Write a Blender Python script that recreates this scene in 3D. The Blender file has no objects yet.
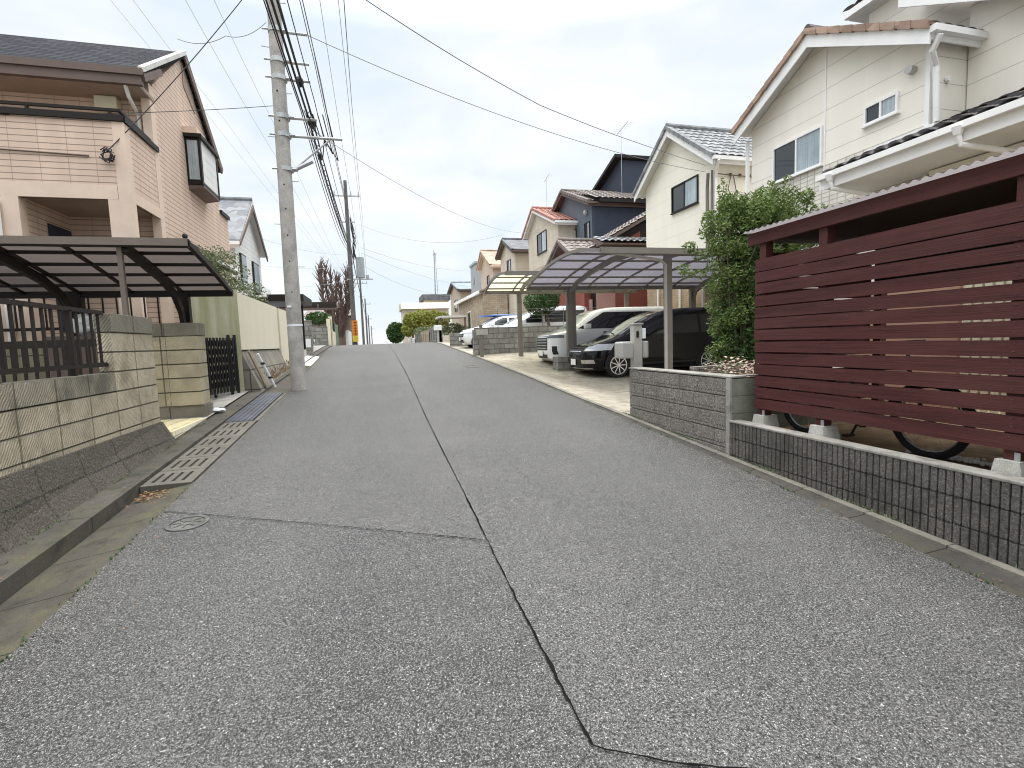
import bpy, bmesh, math, random
from mathutils import Vector, Matrix
R = math.radians
S = bpy.context.scene
COL = S.collection
rnd = random.Random(7)

# ------------------------------------------------------------------ camera
cam_d = bpy.data.cameras.new('camera'); cam = bpy.data.objects.new('camera', cam_d); COL.objects.link(cam)
cam_d.sensor_width = 36.0; cam_d.lens = 36.0 * 500.0 / 1024.0
cam_d.clip_start = 0.05; cam_d.clip_end = 3000
_d = Vector((375 - 512, 384 - 345, -500.0)).normalized()          # street direction seen by the camera
_p = Vector((375 + 1000 - 512, 384 - (345 - 36), -500.0))         # second point of the horizon
_n = _p.cross(_d).normalized()
if _n.y < 0: _n = -_n
_x = _d.cross(_n)
mr = Matrix((_x, _d, _n))                                           # camera -> world
cam.matrix_world = Matrix.Translation((0, 0, 1.55)) @ mr.to_4x4()
S.camera = cam

# ------------------------------------------------------------------ world, sun, exposure
SUN_EL, SUN_AZ = 60, 8      # azimuth from +Y towards +X
W = bpy.data.worlds.new('World'); S.world = W; W.use_nodes = True
nt = W.node_tree; nt.nodes.clear()
def wn(t, **k):
    n = nt.nodes.new(t)
    for a, b in k.items(): setattr(n, a, b)
    return n
out = wn('ShaderNodeOutputWorld'); bg = wn('ShaderNodeBackground'); nt.links.new(bg.outputs[0], out.inputs[0])
bg.inputs[1].default_value = 0.10
sky = wn('ShaderNodeTexSky', sky_type='NISHITA', sun_disc=False, sun_elevation=R(SUN_EL), sun_rotation=R(SUN_AZ))
tc = wn('ShaderNodeTexCoord'); mp = wn('ShaderNodeMapping'); mp.inputs['Scale'].default_value = (1.0, 1.0, 2.6)
nt.links.new(tc.outputs['Generated'], mp.inputs[0])
no = wn('ShaderNodeTexNoise'); no.inputs['Scale'].default_value = 2.6; no.inputs['Detail'].default_value = 6; no.inputs['Roughness'].default_value = .52; no.inputs['Distortion'].default_value = .35
nt.links.new(mp.outputs[0], no.inputs['Vector'])
cr = wn('ShaderNodeValToRGB'); cr.color_ramp.elements[0].position = .40; cr.color_ramp.elements[1].position = .60
cr.color_ramp.elements[0].color = (4.6, 5.1, 5.5, 1); cr.color_ramp.elements[1].color = (5.8, 5.9, 5.95, 1)
nt.links.new(no.outputs[0], cr.inputs[0])
mx = wn('ShaderNodeMix', data_type='RGBA'); mx.inputs[0].default_value = .93
nt.links.new(sky.outputs[0], mx.inputs[6]); nt.links.new(cr.outputs[0], mx.inputs[7]); sz = wn('ShaderNodeSeparateXYZ'); nt.links.new(tc.outputs['Generated'], sz.inputs[0])
zr_ = wn('ShaderNodeValToRGB'); zr_.color_ramp.elements[0].position = .50; zr_.color_ramp.elements[1].position = .82      # an overcast sky is brightest overhead
zr_.color_ramp.elements[0].color = (1, 1, 1, 1); zr_.color_ramp.elements[1].color = (4.4, 4.28, 4.2, 1); nt.links.new(sz.outputs[2], zr_.inputs[0])
mm = wn('ShaderNodeMix', data_type='RGBA', blend_type='MULTIPLY'); mm.inputs[0].default_value = 1; nt.links.new(mx.outputs[2], mm.inputs[6]); nt.links.new(zr_.outputs[0], mm.inputs[7]); nt.links.new(mm.outputs[2], bg.inputs[0])
sun_d = bpy.data.lights.new('sun', 'SUN'); sun_d.energy = 1.5; sun_d.angle = R(26); sun_d.color = (1, .96, .9)
sun = bpy.data.objects.new('sun', sun_d); COL.objects.link(sun)
_sd = Vector((math.sin(R(SUN_AZ)) * math.cos(R(SUN_EL)), math.cos(R(SUN_AZ)) * math.cos(R(SUN_EL)), math.sin(R(SUN_EL))))
sun.rotation_euler = _sd.to_track_quat('Z', 'Y').to_euler()
S.view_settings.view_transform = 'Standard'; S.view_settings.look = 'None'; S.view_settings.exposure = 0.84
S.view_settings.gamma = 1; S.view_settings.use_curve_mapping = False
S.cycles.filter_width = 1.1; S.cycles.max_bounces = 6; S.cycles.diffuse_bounces = 3; S.cycles.glossy_bounces = 3; S.cycles.transparent_max_bounces = 12

# ------------------------------------------------------------------ materials
MATS = {}
class NT:
    def __init__(s, name):
        s.m = bpy.data.materials.new(name); s.m.use_nodes = True; s.t = s.m.node_tree
        s.b = s.t.nodes['Principled BSDF']; s.geo = s.t.nodes.new('ShaderNodeNewGeometry')
    def n(s, t, **k):
        n = s.t.nodes.new(t)
        for a, b in k.items(): setattr(n, a, b)
        return n
    def l(s, a, b): s.t.links.new(a, b)
    def math(s, op, a, b=None, c=None):
        n = s.n('ShaderNodeMath', operation=op)
        for i, v in enumerate((a, b, c)):
            if v is None: continue
            if isinstance(v, (int, float)): n.inputs[i].default_value = v
            else: s.l(v, n.inputs[i])
        return n.outputs[0]
    def noise(s, scale, detail=4, rough=.55, vec=None, sc=None):
        n = s.n('ShaderNodeTexNoise'); n.inputs['Scale'].default_value = scale; n.inputs['Detail'].default_value = detail; n.inputs['Roughness'].default_value = rough
        v = vec or s.vec
        if sc:
            m = s.n('ShaderNodeMapping'); m.inputs['Scale'].default_value = sc; s.l(v, m.inputs[0]); v = m.outputs[0]
        s.l(v, n.inputs['Vector']); return n.outputs[0]
    def ramp(s, f, stops):
        n = s.n('ShaderNodeValToRGB'); e = n.color_ramp.elements
        while len(e) < len(stops): e.new(.5)
        for i, (p, c) in enumerate(stops):
            e[i].position = p; e[i].color = (c, c, c, 1) if isinstance(c, (int, float)) else (*c, 1)
        s.l(f, n.inputs[0]); return n.outputs[0]
    def mix(s, f, a, b, mode='MIX'):
        n = s.n('ShaderNodeMix', data_type='RGBA', blend_type=mode)
        for i, v in ((0, f), (6, a), (7, b)):
            if isinstance(v, (int, float)): n.inputs[i].default_value = v
            elif isinstance(v, tuple): n.inputs[i].default_value = (*v[:3], 1)
            else: s.l(v, n.inputs[i])
        return n.outputs[2]
    def bump(s, h, dist=.01, strength=1.0, prev=None):
        n = s.n('ShaderNodeBump'); n.inputs['Distance'].default_value = dist; n.inputs['Strength'].default_value = strength
        s.l(h, n.inputs['Height'])
        if prev: s.l(prev, n.inputs['Normal'])
        return n.outputs[0]
    def wallcoord(s, z0=0.0, u0=0.0):
        """(along the wall, height) from the world position and the facing of the face"""
        sp = s.n('ShaderNodeSeparateXYZ'); s.l(s.geo.outputs['Position'], sp.inputs[0])
        sn = s.n('ShaderNodeSeparateXYZ'); s.l(s.geo.outputs['True Normal'], sn.inputs[0])
        f = s.math('GREATER_THAN', s.math('ABSOLUTE', sn.outputs[0]), .6)
        u = s.math('ADD', s.math('MULTIPLY', sp.outputs[1], f), s.math('MULTIPLY', sp.outputs[0], s.math('SUBTRACT', 1.0, f)))
        cb = s.n('ShaderNodeCombineXYZ'); s.l(s.math('ADD', u, u0), cb.inputs[0]); s.l(s.math('SUBTRACT', sp.outputs[2], z0), cb.inputs[1])
        return cb.outputs[0], sp
    @property
    def vec(s): return s.geo.outputs['Position']
    def fin(s, col, rough=.8, nrm=None, metal=0, spec=.35, coat=0):
        if isinstance(col, tuple): s.b.inputs['Base Color'].default_value = (*col, 1)
        else: s.l(col, s.b.inputs['Base Color'])
        if isinstance(rough, (int, float)): s.b.inputs['Roughness'].default_value = rough
        else: s.l(rough, s.b.inputs['Roughness'])
        s.b.inputs['Metallic'].default_value = metal; s.b.inputs['Specular IOR Level'].default_value = spec; s.b.inputs['Coat Weight'].default_value = coat
        if nrm: s.l(nrm, s.b.inputs['Normal'])
        return s.m
def mul(c, k): return tuple(min(1, v * k) for v in c)
def plain(name, c, rough=.6, var=.12, scale=2.5, bscale=60, bd=.002, metal=0, spec=.35, coat=0, obj=False):
    k = NT(name); v = None
    if obj:
        t = k.n('ShaderNodeTexCoord'); v = t.outputs['Object']
    f = k.ramp(k.noise(scale, 5, .6, v), [(.3, 0.), (.7, 1.)])
    col = k.mix(f, mul(c, 1 - var), mul(c, 1 + var))
    return k.fin(col, rough, k.bump(k.noise(bscale, 3, .6, v), bd) if bd else None, metal, spec, coat)
def siding(name, c, pitch, gw, z0=0, groove=.45, var=.06, brick=None, bump=.012, streak=.1):
    k = NT(name); v, sp = k.wallcoord(z0)
    fr = k.math('FRACT', k.math('DIVIDE', k.math('SUBTRACT', sp.outputs[2], z0), pitch))
    g = k.math('LESS_THAN', fr, gw)
    h = k.math('SUBTRACT', 1.0, g)
    if brick:
        sv = k.n('ShaderNodeSeparateXYZ'); k.l(v, sv.inputs[0])
        fu = k.math('FRACT', k.math('DIVIDE', sv.outputs[0], brick)); g2 = k.math('LESS_THAN', fu, gw * pitch / brick * .8)
        sn = k.n('ShaderNodeSeparateXYZ'); k.l(k.geo.outputs['True Normal'], sn.inputs[0])
        g = k.math('MAXIMUM', g, k.math('MULTIPLY', g2, .6)); h = k.math('SUBTRACT', 1.0, g)
    base = k.mix(k.noise(.8, 4, .6), mul(c, 1 - var), mul(c, 1 + var))
    st = k.ramp(k.noise(1.0, 5, .6, None, (3, 3, .35)), [(.45, 1 - streak), (.65, 1.)])
    base = k.mix(1.0, base, st, 'MULTIPLY')
    col = k.mix(g, base, mul(c, groove))
    n1 = k.bump(h, bump, .8); n2 = k.bump(k.noise(90, 3), .002, .6, n1)
    return k.fin(col, .75, n2)
def blocks(name, c1, c2, mortar, bw, rh, ms=.012, off=0., z0=0, u0=0, rough=.9, comb=False, rock=0., speck=.0, spc=(.7,.68,.64), dirt=0., dirtc=(.12,.11,.09)):
    k = NT(name); v, sp = k.wallcoord(z0, u0)
    b = k.n('ShaderNodeTexBrick'); b.offset = off; b.squash = 1
    b.inputs['Scale'].default_value = 1; b.inputs['Brick Width'].default_value = bw; b.inputs['Row Height'].default_value = rh
    b.inputs['Mortar Size'].default_value = ms; b.inputs['Mortar Smooth'].default_value = .15; b.inputs['Bias'].default_value = 0
    b.inputs['Color1'].default_value = (*c1, 1); b.inputs['Color2'].default_value = (*c2, 1); b.inputs['Mortar'].default_value = (*mortar, 1)
    k.l(v, b.inputs['Vector'])
    col = b.outputs['Color']
    n0 = k.noise(2.2, 6, .65)
    col = k.mix(k.ramp(n0, [(.35, .35), (.6, 0.)]), col, mul(c1, .45))
    if speck:
        vo = k.n('ShaderNodeTexVoronoi'); vo.inputs['Scale'].default_value = speck; k.l(k.vec, vo.inputs['Vector'])
        col = k.mix(k.ramp(k.noise(speck, 2, .5), [(.52, 0.), (.62, .8)]), col, spc)
        col = k.mix(k.ramp(k.noise(speck * 1.3, 2, .5, None, (1.1, .9, 1)), [(.36, .75), (.46, 0.)]), col, mul(c1, .3))
    if dirt:
        col = k.mix(k.math('MULTIPLY', k.ramp(k.noise(3.5, 6, .7, None, (1, 1, .6)), [(.45, 0.), (.62, 1.)]), dirt), col, dirtc)
    nr = k.bump(k.math('SUBTRACT', 1.0, b.outputs['Fac']), .012, .9)
    if comb:
        m = k.n('ShaderNodeMapping'); m.inputs['Rotation'].default_value = (0, 0, R(35)); k.l(v, m.inputs[0])
        wv = k.n('ShaderNodeTexWave'); wv.inputs['Scale'].default_value = 12; wv.inputs['Distortion'].default_value = 4.5; wv.inputs['Detail'].default_value = 2; k.l(m.outputs[0], wv.inputs[0])
        col = k.mix(k.math('MULTIPLY', k.ramp(wv.outputs['Fac'], [(.1, 1.), (.6, 0.)]), .34), col, mul(c1, .42))
        nr = k.bump(wv.outputs['Fac'], .008, .8, nr)
    if rock: nr = k.bump(k.noise(28, 5, .7), rock, 1, nr)
    nr = k.bump(k.noise(120, 3), .003, 1, nr)
    return k.fin(col, rough, nr)
def concrete(name, c, joint=0, axis=1, jw=.01, dirt=.5, moss=.0, scale=1.6):
    k = NT(name)
    col = k.mix(k.ramp(k.noise(scale, 7, .7), [(.3, 0.), (.7, 1.)]), mul(c, .68), mul(c, 1.2))
    col = k.mix(k.math('MULTIPLY', k.ramp(k.noise(5, 7, .75), [(.5, 0.), (.64, 1.)]), dirt), col, mul(c, .38))
    if moss: col = k.mix(k.math('MULTIPLY', k.ramp(k.noise(2.6, 6, .7, None, (1.3, 1, 1)), [(.48, 0.), (.62, 1.)]), moss), col, (.10, .095, .045))
    if joint:
        sp = k.n('ShaderNodeSeparateXYZ'); k.l(k.vec, sp.inputs[0])
        g = k.math('LESS_THAN', k.math('FRACT', k.math('DIVIDE', sp.outputs[axis], joint)), jw / joint)
        col = k.mix(g, col, mul(c, .22))
    sk = k.ramp(k.noise(160, 2, .5), [(.35, .75), (.65, 1.2)])
    col = k.mix(1., col, sk, 'MULTIPLY')
    return k.fin(col, .9, k.bump(k.noise(70, 5, .7), .004, .9))
def tilemat(name, c, var=.25, rough=.7):
    k = NT(name)
    vo = k.n('ShaderNodeTexVoronoi'); vo.inputs['Scale'].default_value = 3.3; k.l(k.vec, vo.inputs['Vector'])
    col = k.mix(k.noise(9, 4, .6), mul(c, 1 - var), mul(c, 1 + var))
    sv = k.n('ShaderNodeSeparateXYZ'); k.l(vo.outputs['Color'], sv.inputs[0]); col = k.mix(1., col, k.ramp(sv.outputs[0], [(0., .72), (1., 1.25)]), 'MULTIPLY')
    return k.fin(col, rough, k.bump(k.noise(70, 3), .002), 0, .2)
def grain(name, c):
    k = NT(name)
    f = k.noise(9, 6, .7, None, (1, .12, 3.5)); f2 = k.noise(2.0, 5, .65, None, (1, .5, 1.4)); f3 = k.noise(30, 3, .6, None, (1, .08, 4))
    col = k.mix(k.ramp(f, [(.3, 0.), (.7, 1.)]), mul(c, .62), mul(c, 1.35)); col = k.mix(k.ramp(f2, [(.42, 0.), (.66, .55)]), col, mul((c[0]*1.5, c[1]*2.0, c[2]*2.0), 1.)); col = k.mix(k.ramp(f3, [(.60, 0.), (.70, .5)]), col, mul(c, .35))
    return k.fin(col, .62, k.bump(f3, .003, .8), 0, .3)
def sheer(name, c, alpha, rough=.35, strength=.8):
    k = NT(name); t = k.t; tr = k.n('ShaderNodeBsdfTransparent'); tr.inputs[0].default_value = (*c, 1)
    tl = k.n('ShaderNodeBsdfTranslucent'); tl.inputs[0].default_value = (*c, 1)
    gl = k.n('ShaderNodeBsdfDiffuse'); gl.inputs[0].default_value = (*mul(c, strength), 1)
    m1 = k.n('ShaderNodeMixShader'); m1.inputs[0].default_value = .7; k.l(gl.outputs[0], m1.inputs[1]); k.l(tl.outputs[0], m1.inputs[2])
    m2 = k.n('ShaderNodeMixShader'); k.l(k.ramp(k.noise(.9, 5, .65), [(.3, min(1, alpha - .08)), (.7, alpha + .08)]), m2.inputs[0]); k.l(tr.outputs[0], m2.inputs[1]); k.l(m1.outputs[0], m2.inputs[2])
    k.l(m2.outputs[0], t.nodes['Material Output'].inputs[0]); return k.m
def leafmat(name, c1, c2):
    k = NT(name); t = k.n('ShaderNodeTexCoord')
    f = k.ramp(k.noise(6, 3, .6), [(.3, 0.), (.7, 1.)])
    wn_ = k.n('ShaderNodeTexWhiteNoise'); wn_.noise_dimensions = '3D'
    q = k.n('ShaderNodeVectorMath', operation='SNAP'); q.inputs[1].default_value = (.05, .05, .05); k.l(k.vec, q.inputs[0]); k.l(q.outputs[0], wn_.inputs[0])
    col = k.mix(k.math('ADD', k.math('MULTIPLY', f, .6), k.math('MULTIPLY', wn_.outputs[0], .4)), c1, c2)
    m = k.fin(col, .55, None, 0, .3)
    tl = k.n('ShaderNodeBsdfTranslucent'); k.l(col, tl.inputs[0]); ms = k.n('ShaderNodeMixShader'); ms.inputs[0].default_value = .16
    k.l(k.b.outputs[0], ms.inputs[1]); k.l(tl.outputs[0], ms.inputs[2]); k.l(ms.outputs[0], k.t.nodes['Material Output'].inputs[0])
    return m
def asphalt():
    k = NT('asphalt')
    sp = k.n('ShaderNodeSeparateXYZ'); k.l(k.vec, sp.inputs[0])
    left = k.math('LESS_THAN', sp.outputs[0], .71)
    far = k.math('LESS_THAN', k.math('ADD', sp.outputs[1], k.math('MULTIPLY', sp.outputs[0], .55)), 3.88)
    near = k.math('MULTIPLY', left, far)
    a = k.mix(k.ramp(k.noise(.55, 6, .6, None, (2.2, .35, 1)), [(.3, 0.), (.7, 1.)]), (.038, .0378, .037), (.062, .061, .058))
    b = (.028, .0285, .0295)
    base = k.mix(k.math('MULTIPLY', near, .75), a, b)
    base = k.mix(k.math('MULTIPLY', k.ramp(k.noise(1.1, 6, .7), [(.45, 0.), (.7, 1.)]), .35), base, (.085, .081, .073))
    # oil dark drips and worn wheel tracks
    base = k.mix(k.math('MULTIPLY', k.ramp(k.noise(2.4, 6, .75), [(.60, 0.), (.72, 1.)]), .3), base, (.026, .026, .026))
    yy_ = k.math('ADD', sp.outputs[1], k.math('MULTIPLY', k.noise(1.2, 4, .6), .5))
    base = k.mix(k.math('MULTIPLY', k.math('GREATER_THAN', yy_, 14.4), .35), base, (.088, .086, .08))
    base = k.mix(k.math('MULTIPLY', k.ramp(k.noise(.6, 5, .7, None, (.35, 1.6, 1)), [(.5, 0.), (.62, 1.)]), .25), base, (.095, .092, .085))
    # long worn tracks and a big diffuse repair
    trk = k.math('ABSOLUTE', k.math('SINE', k.math('MULTIPLY', sp.outputs[0], 1.75)))
    base = k.mix(k.math('MULTIPLY', k.ramp(trk, [(.55, 0.), (1., 1.)]), k.math('MULTIPLY', k.ramp(k.noise(.8, 5, .7, None, (2, .3, 1)), [(.35, 0.), (.65, 1.)]), .45)), base, (.095, .092, .085))
    base = k.mix(k.math('MULTIPLY', k.ramp(k.noise(.35, 7, .75, None, (1.6, .8, 1)), [(.50, 0.), (.56, 1.)]), .30), base, (.036, .036, .036))
    # dust and moss creeping in from both gutters
    ed = k.math('MAXIMUM', k.ramp(k.math('DIVIDE', k.math('ADD', sp.outputs[0], 1.95), -.5), [(0., 0.), (1., 1.)]), k.ramp(k.math('SUBTRACT', sp.outputs[0], 3.05), [(.0, 0.), (.5, 1.)]))
    e2 = k.ramp(k.math('SUBTRACT', 1.0, k.math('DIVIDE', k.math('ADD', sp.outputs[0], 2.0), .55)), [(.0, 0.), (.8, 1.)])
    ed = k.math('MAXIMUM', ed, e2)
    base = k.mix(k.math('MULTIPLY', ed, k.ramp(k.noise(4, 7, .75), [(.42, 0.), (.58, .85)])), base, (.040, .036, .027))
    base = k.mix(k.math('MULTIPLY', ed, k.ramp(k.noise(9, 6, .7), [(.56, 0.), (.66, .7)])), base, (.16, .14, .105))
    s1 = k.noise(100, 3, .65); s2 = k.noise(230, 2, .6)
    base = k.mix(k.ramp(s1, [(.52, 0.), (.62, .8)]), base, (.20, .197, .19))
    base = k.mix(k.ramp(s2, [(.56, 0.), (.66, .8)]), base, (.36, .35, .33))
    base = k.mix(k.ramp(k.noise(95, 3, .65), [(.40, .9), (.50, 0.)]), base, (.013, .013, .013))
    s3 = k.noise(88, 2, .5); base = k.mix(k.ramp(s3, [(.66, 0.), (.70, .85)]), base, (.42, .41, .385))
    nr = k.bump(s1, .006, .9); nr = k.bump(s2, .003, .8, nr)
    return k.fin(base, .85, nr, 0, .3)

M = dict(
 asphalt=asphalt(),
 gutter=concrete('gutter_concrete', (.066, .058, .046), .6, 1, .012, .8, .5),
 gutter_r=concrete('gutter_slab', (.065, .060, .052), .6, 1, .012, .5, .25),
 kerb=concrete('kerb_concrete', (.20, .185, .155), .6, 1, .01, .5, .2),
 strip=concrete('strip_concrete', (.080, .072, .060), 1.2, 1, .012, .85, .35),
 slab=concrete('drain_lid', (.135, .122, .102), 0, 1, .01, .45, .1),
 drive=concrete('driveway_concrete', (.38, .34, .27), 2.4, 1, .02, .6, .3, .8),
 whiteconc=concrete('pale_concrete', (.62, .61, .58), 0, 1, .01, .15),
 lotconc=concrete('lot_concrete', (.30, .29, .26), 0, 1, .01, .4, .1),
 earth=plain('earth', (.14, .12, .085), .95, .35, 2, 30, .01),
 soil=plain('brown_soil', (.22, .15, .085), .95, .4, 5, 40, .01),
 seam=plain('seam_tar', (.008, .008, .008), .95, .2, spec=.05),
 seaml=plain('seam_faint', (.055, .055, .055), .9, .1),
 manhole=concrete('worn_iron', (.115,.112,.105), 0, 1, .01, .7, .1, 9),
 iron=plain('cast_iron', (.085, .08, .078), .7, .3, 20, 60, .003, 0),
 steel=plain('blue_steel', (.085, .092, .112), .45, .3, 5, 50, .002, .5),
 rib=blocks('ribbed_block', (.125, .114, .102), (.155, .142, .128), (.03, .028, .026), 60., .19, .006, 0, .0, 0, comb=False, rock=.02, speck=85, spc=(.24, .22, .195), dirt=.5, dirtc=(.035, .033, .026)),
 split=blocks('split_face_block', (.20, .182, .158), (.26, .235, .205), (.10, .095, .085), .62, .197, .008, .5, .095, 0, rock=.02, speck=55, spc=(.42, .39, .35), dirt=.35, dirtc=(.12, .11, .095)),
 splitend=concrete('block_end', (.24, .245, .20), 0, 1, .01, .6, .3),
 cap=concrete('cap_concrete', (.33, .315, .28), 0, 1, .01, .7, .15),
 comb=blocks('combed_block', (.44, .38, .275), (.53, .465, .345), (.16, .145, .11), .53, .2155, .010, 0, 1.36 - 5 * .2155, .51, comb=True, dirt=.6, dirtc=(.15, .135, .10)),
 comb2=blocks('combed_block_pillar', (.44, .385, .26), (.52, .455, .315), (.10, .09, .07), .75, .22, .010, 0, .04, .95, comb=True, dirt=.45, dirtc=(.17, .155, .115)),
 coping=blocks('coping_block', (.22, .20, .155), (.27, .245, .195), (.06, .055, .05), .53, 5, .010, 0, -1, .51, comb=True, dirt=.4),
 skirt=blocks('retaining_block', (.088, .074, .058), (.112, .096, .076), (.03, .028, .025), .62, .27, .010, 0, .16, .1, rock=.03, speck=60, spc=(.155, .142, .123), dirt=.3),
 skirt2=blocks('retaining_block_far', (.20, .19, .155), (.27, .25, .205), (.05, .045, .04), .62, .42, .012, 0, .7, .1, rock=.02, dirt=.4),
 wallgrey=blocks('grey_block', (.22, .215, .195), (.34, .33, .30), (.12, .115, .10), .4, .2, .012, .5, 1.03, 0, dirt=.5, dirtc=(.09, .088, .08)),
 yelltile=plain('step_tile', (.62, .53, .33), .7, .2, 6, 50, .003),
 cream=plain('cream_render', (.76, .70, .53), .85, .05, .9, 120, .003),
 maroon=grain('maroon_wood', (.066, .0178, .0160)),
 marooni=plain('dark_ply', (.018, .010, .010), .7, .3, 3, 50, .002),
 polyc=sheer('smoked_sheet', (.22, .20, .20), .9),
 footing=concrete('footing_concrete', (.52, .50, .45), 0, 1, .01, .3),
 galv=plain('galvanised', (.45, .46, .46), .4, .15, 12, 60, .001, .6),
 polec=concrete('pole_concrete', (.42, .40, .37), 0, 2, .01, .35, 0, 3.),
 poled=plain('old_pole', (.12, .115, .11), .85, .25, 4),
 black=plain('black_plastic', (.018, .018, .02), .5, .1),
 rubber=plain('tyre_rubber', (.02, .02, .021), .8, .1),
 cable=plain('cable', (.03, .03, .032), .6, .1, bd=0),
 cablel=plain('thin_wire', (.16, .16, .17), .6, .1, bd=0),
 cablef=plain('faint_wire', (.42, .44, .47), .6, .1, bd=0),
 tan=siding('tan_siding', (.70, .53, .42), .1035, .13, 0, .42, .05, .41),
 tantrim=plain('tan_trim', (.70, .555, .445), .8, .06, 3, 90, .003),
 brownfascia=plain('brown_fascia', (.135, .095, .08), .6, .12),
 shingle=blocks('shingle', (.030, .032, .040), (.055, .058, .068), (.010, .010, .012), .34, .105, .014, .5, rough=.95),
 darkmetal=plain('dark_bronze', (.019, .015, .0135), .5, .15, spec=.2),
 bronze=plain('bronze_frame', (.019, .014, .012), .5, .15, spec=.2),
 beamb=plain('beam_brown', (.15, .12, .10), .6, .1), soffitb=plain('brown_soffit', (.36, .28, .225), .8, .1),
 creamA=siding('cream_panel', (.89, .84, .745), .455, .022, .02, .5, .03, None, .01, .04),
 creamB=siding('pale_yellow_panel', (.89, .85, .735), .455, .016, .02, .72, .03, None, .008, .04),
 tileA=blocks('tile_band', (.76, .73, .64), (.80, .77, .68), (.50, .47, .40), .2, .1, .01, 0),
 brickB=blocks('tan_brick', (.46, .34, .22), (.55, .42, .29), (.38, .30, .22), .22, .07, .008, .5),
 white=plain('white_trim', (.87, .86, .84), .5, .05, 2),
 soffit=plain('soffit', (.72, .71, .68), .8, .04),
 grey_tile=tilemat('grey_roof_tile', (.24, .245, .25), .2, .75), dark_tile=tilemat('dark_roof_tile', (.075, .068, .07), .3, .4),
 brown_tile=tilemat('brown_roof_tile', (.36, .25, .19)), brn_tile2=tilemat('grey_brown_roof_tile', (.20, .168, .152)), red_tile=tilemat('red_roof_tile', (.38, .19, .155)),
 slate=tilemat('slate_roof', (.12, .125, .135)), lightslate=tilemat('light_slate', (.22, .225, .235), .2, .8), bluetile=tilemat('blue_grey_roof', (.20, .24, .27)),
 oldtile=tilemat('weathered_roof', (.36, .27, .20)),
 navy=plain('navy_wall', (.034, .043, .066), .7, .12, 2), navyl=plain('slate_blue_wall', (.115, .135, .165), .7, .08, 2),
 redwall=plain('red_wall', (.21, .06, .042), .8, .12, 2), pinkwall=plain('pink_wall', (.42, .24, .21), .8, .08),
 beige=siding('beige_wall', (.62, .55, .45), .455, .02, 0, .6, .04), beige2=siding('tan_wall_far', (.52, .43, .34), .3, .03, 0, .7, .04),
 orange=siding('peach_wall', (.60, .49, .39), .3, .03, 0, .75, .05), ochre=blocks('ochre_brick', (.40, .32, .225), (.56, .47, .355), (.38, .32, .255), .32, .14, .02, .5),
 greywall=plain('grey_wall', (.36, .38, .40), .8, .06), whitewall=siding('white_siding', (.78, .78, .76), .2, .06, 0, .7, .03),
 glassd=plain('dark_glass', (.022, .027, .032), .06, .1, 1, bd=0, spec=.8),
 glassl=plain('curtained_glass', (.34, .40, .43), .12, .1, 3, bd=0, spec=.9),
 alu=plain('aluminium', (.46, .45, .43), .4, .06, metal=.3), taupe=plain('taupe_aluminium', (.20, .18, .16), .45, .08, metal=.2),
 taupel=plain('light_taupe', (.46, .44, .40), .45, .06, metal=.15),
 purple=sheer('smoked_panel', (.17, .162, .185), .80), yellow=sheer('milky_panel', (.72, .70, .53), .72), brownp=sheer('bronze_panel', (.095, .078, .07), .90, strength=.5),
 carb=plain('black_paint', (.004, .004, .006), .10, .05, bd=0, spec=.3, coat=.15), carw=plain('white_paint', (.84, .85, .86), .2, .02, bd=0, spec=.5, coat=.8),
 cars_=plain('silver_paint', (.60, .62, .64), .25, .02, bd=0, metal=.4, coat=.6), chrome=plain('chrome', (.72, .72, .73), .15, .02, bd=0, metal=1),
 lampd=plain('smoked_lamp', (.10, .115, .13), .06, .2, 20, bd=0, spec=.9), lamp=plain('lamp_glass', (.62, .65, .68), .06, .1, 20, bd=0, spec=.9), carglass=plain('car_glass', (.012, .014, .018), .04, .1, bd=0, spec=.8),
 windscreen=plain('windscreen', (.34, .39, .37), .05, .35, 2.5, bd=0, spec=.9), plate=plain('plate', (.82, .83, .80), .4, .02, bd=0), plategreen=plain('plate_ink', (.02, .12, .05), .5, .02, bd=0),
 blue=plain('blue_sheet', (.10, .22, .55), .5, .1), orangesign=plain('orange_sign', (.70, .24, .03), .4, .05), yellowsign=plain('yellow_sign', (.72, .52, .06), .4, .05),
 bark=plain('bark', (.17, .115, .095), .9, .3, 8, 40, .01), twig=plain('reddish_twig', (.13, .085, .07), .9, .25, 5), stem=plain('stem_bark', (.14, .11, .08), .9, .3, 8),
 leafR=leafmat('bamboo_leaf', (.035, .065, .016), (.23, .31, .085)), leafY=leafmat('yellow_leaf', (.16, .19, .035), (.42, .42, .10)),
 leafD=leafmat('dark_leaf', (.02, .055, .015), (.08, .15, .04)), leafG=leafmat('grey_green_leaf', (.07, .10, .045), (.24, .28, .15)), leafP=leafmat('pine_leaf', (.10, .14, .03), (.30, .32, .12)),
 petal=plain('pink_petal', (.70, .52, .45), .8, .25, 30, bd=0), pebble=plain('white_pebble', (.72, .70, .66), .7, .2, 20), litter=plain('dry_leaf', (.20, .115, .06), .9, .4, 30),
 plasticw=plain('white_plastic', (.78, .80, .82), .4, .1, 8), bag=plain('white_bag', (.75, .80, .82), .35, .15, 9, 20, .02), mesh=plain('green_mesh', (.17, .25, .17), .7, .2),
 transf=plain('transformer_grey', (.33, .35, .36), .5, .1), wood=plain('weathered_wood', (.22, .17, .12), .9, .25, 9), orangetan=plain('tan_door', (.45, .27, .19), .8, .1),
)
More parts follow.
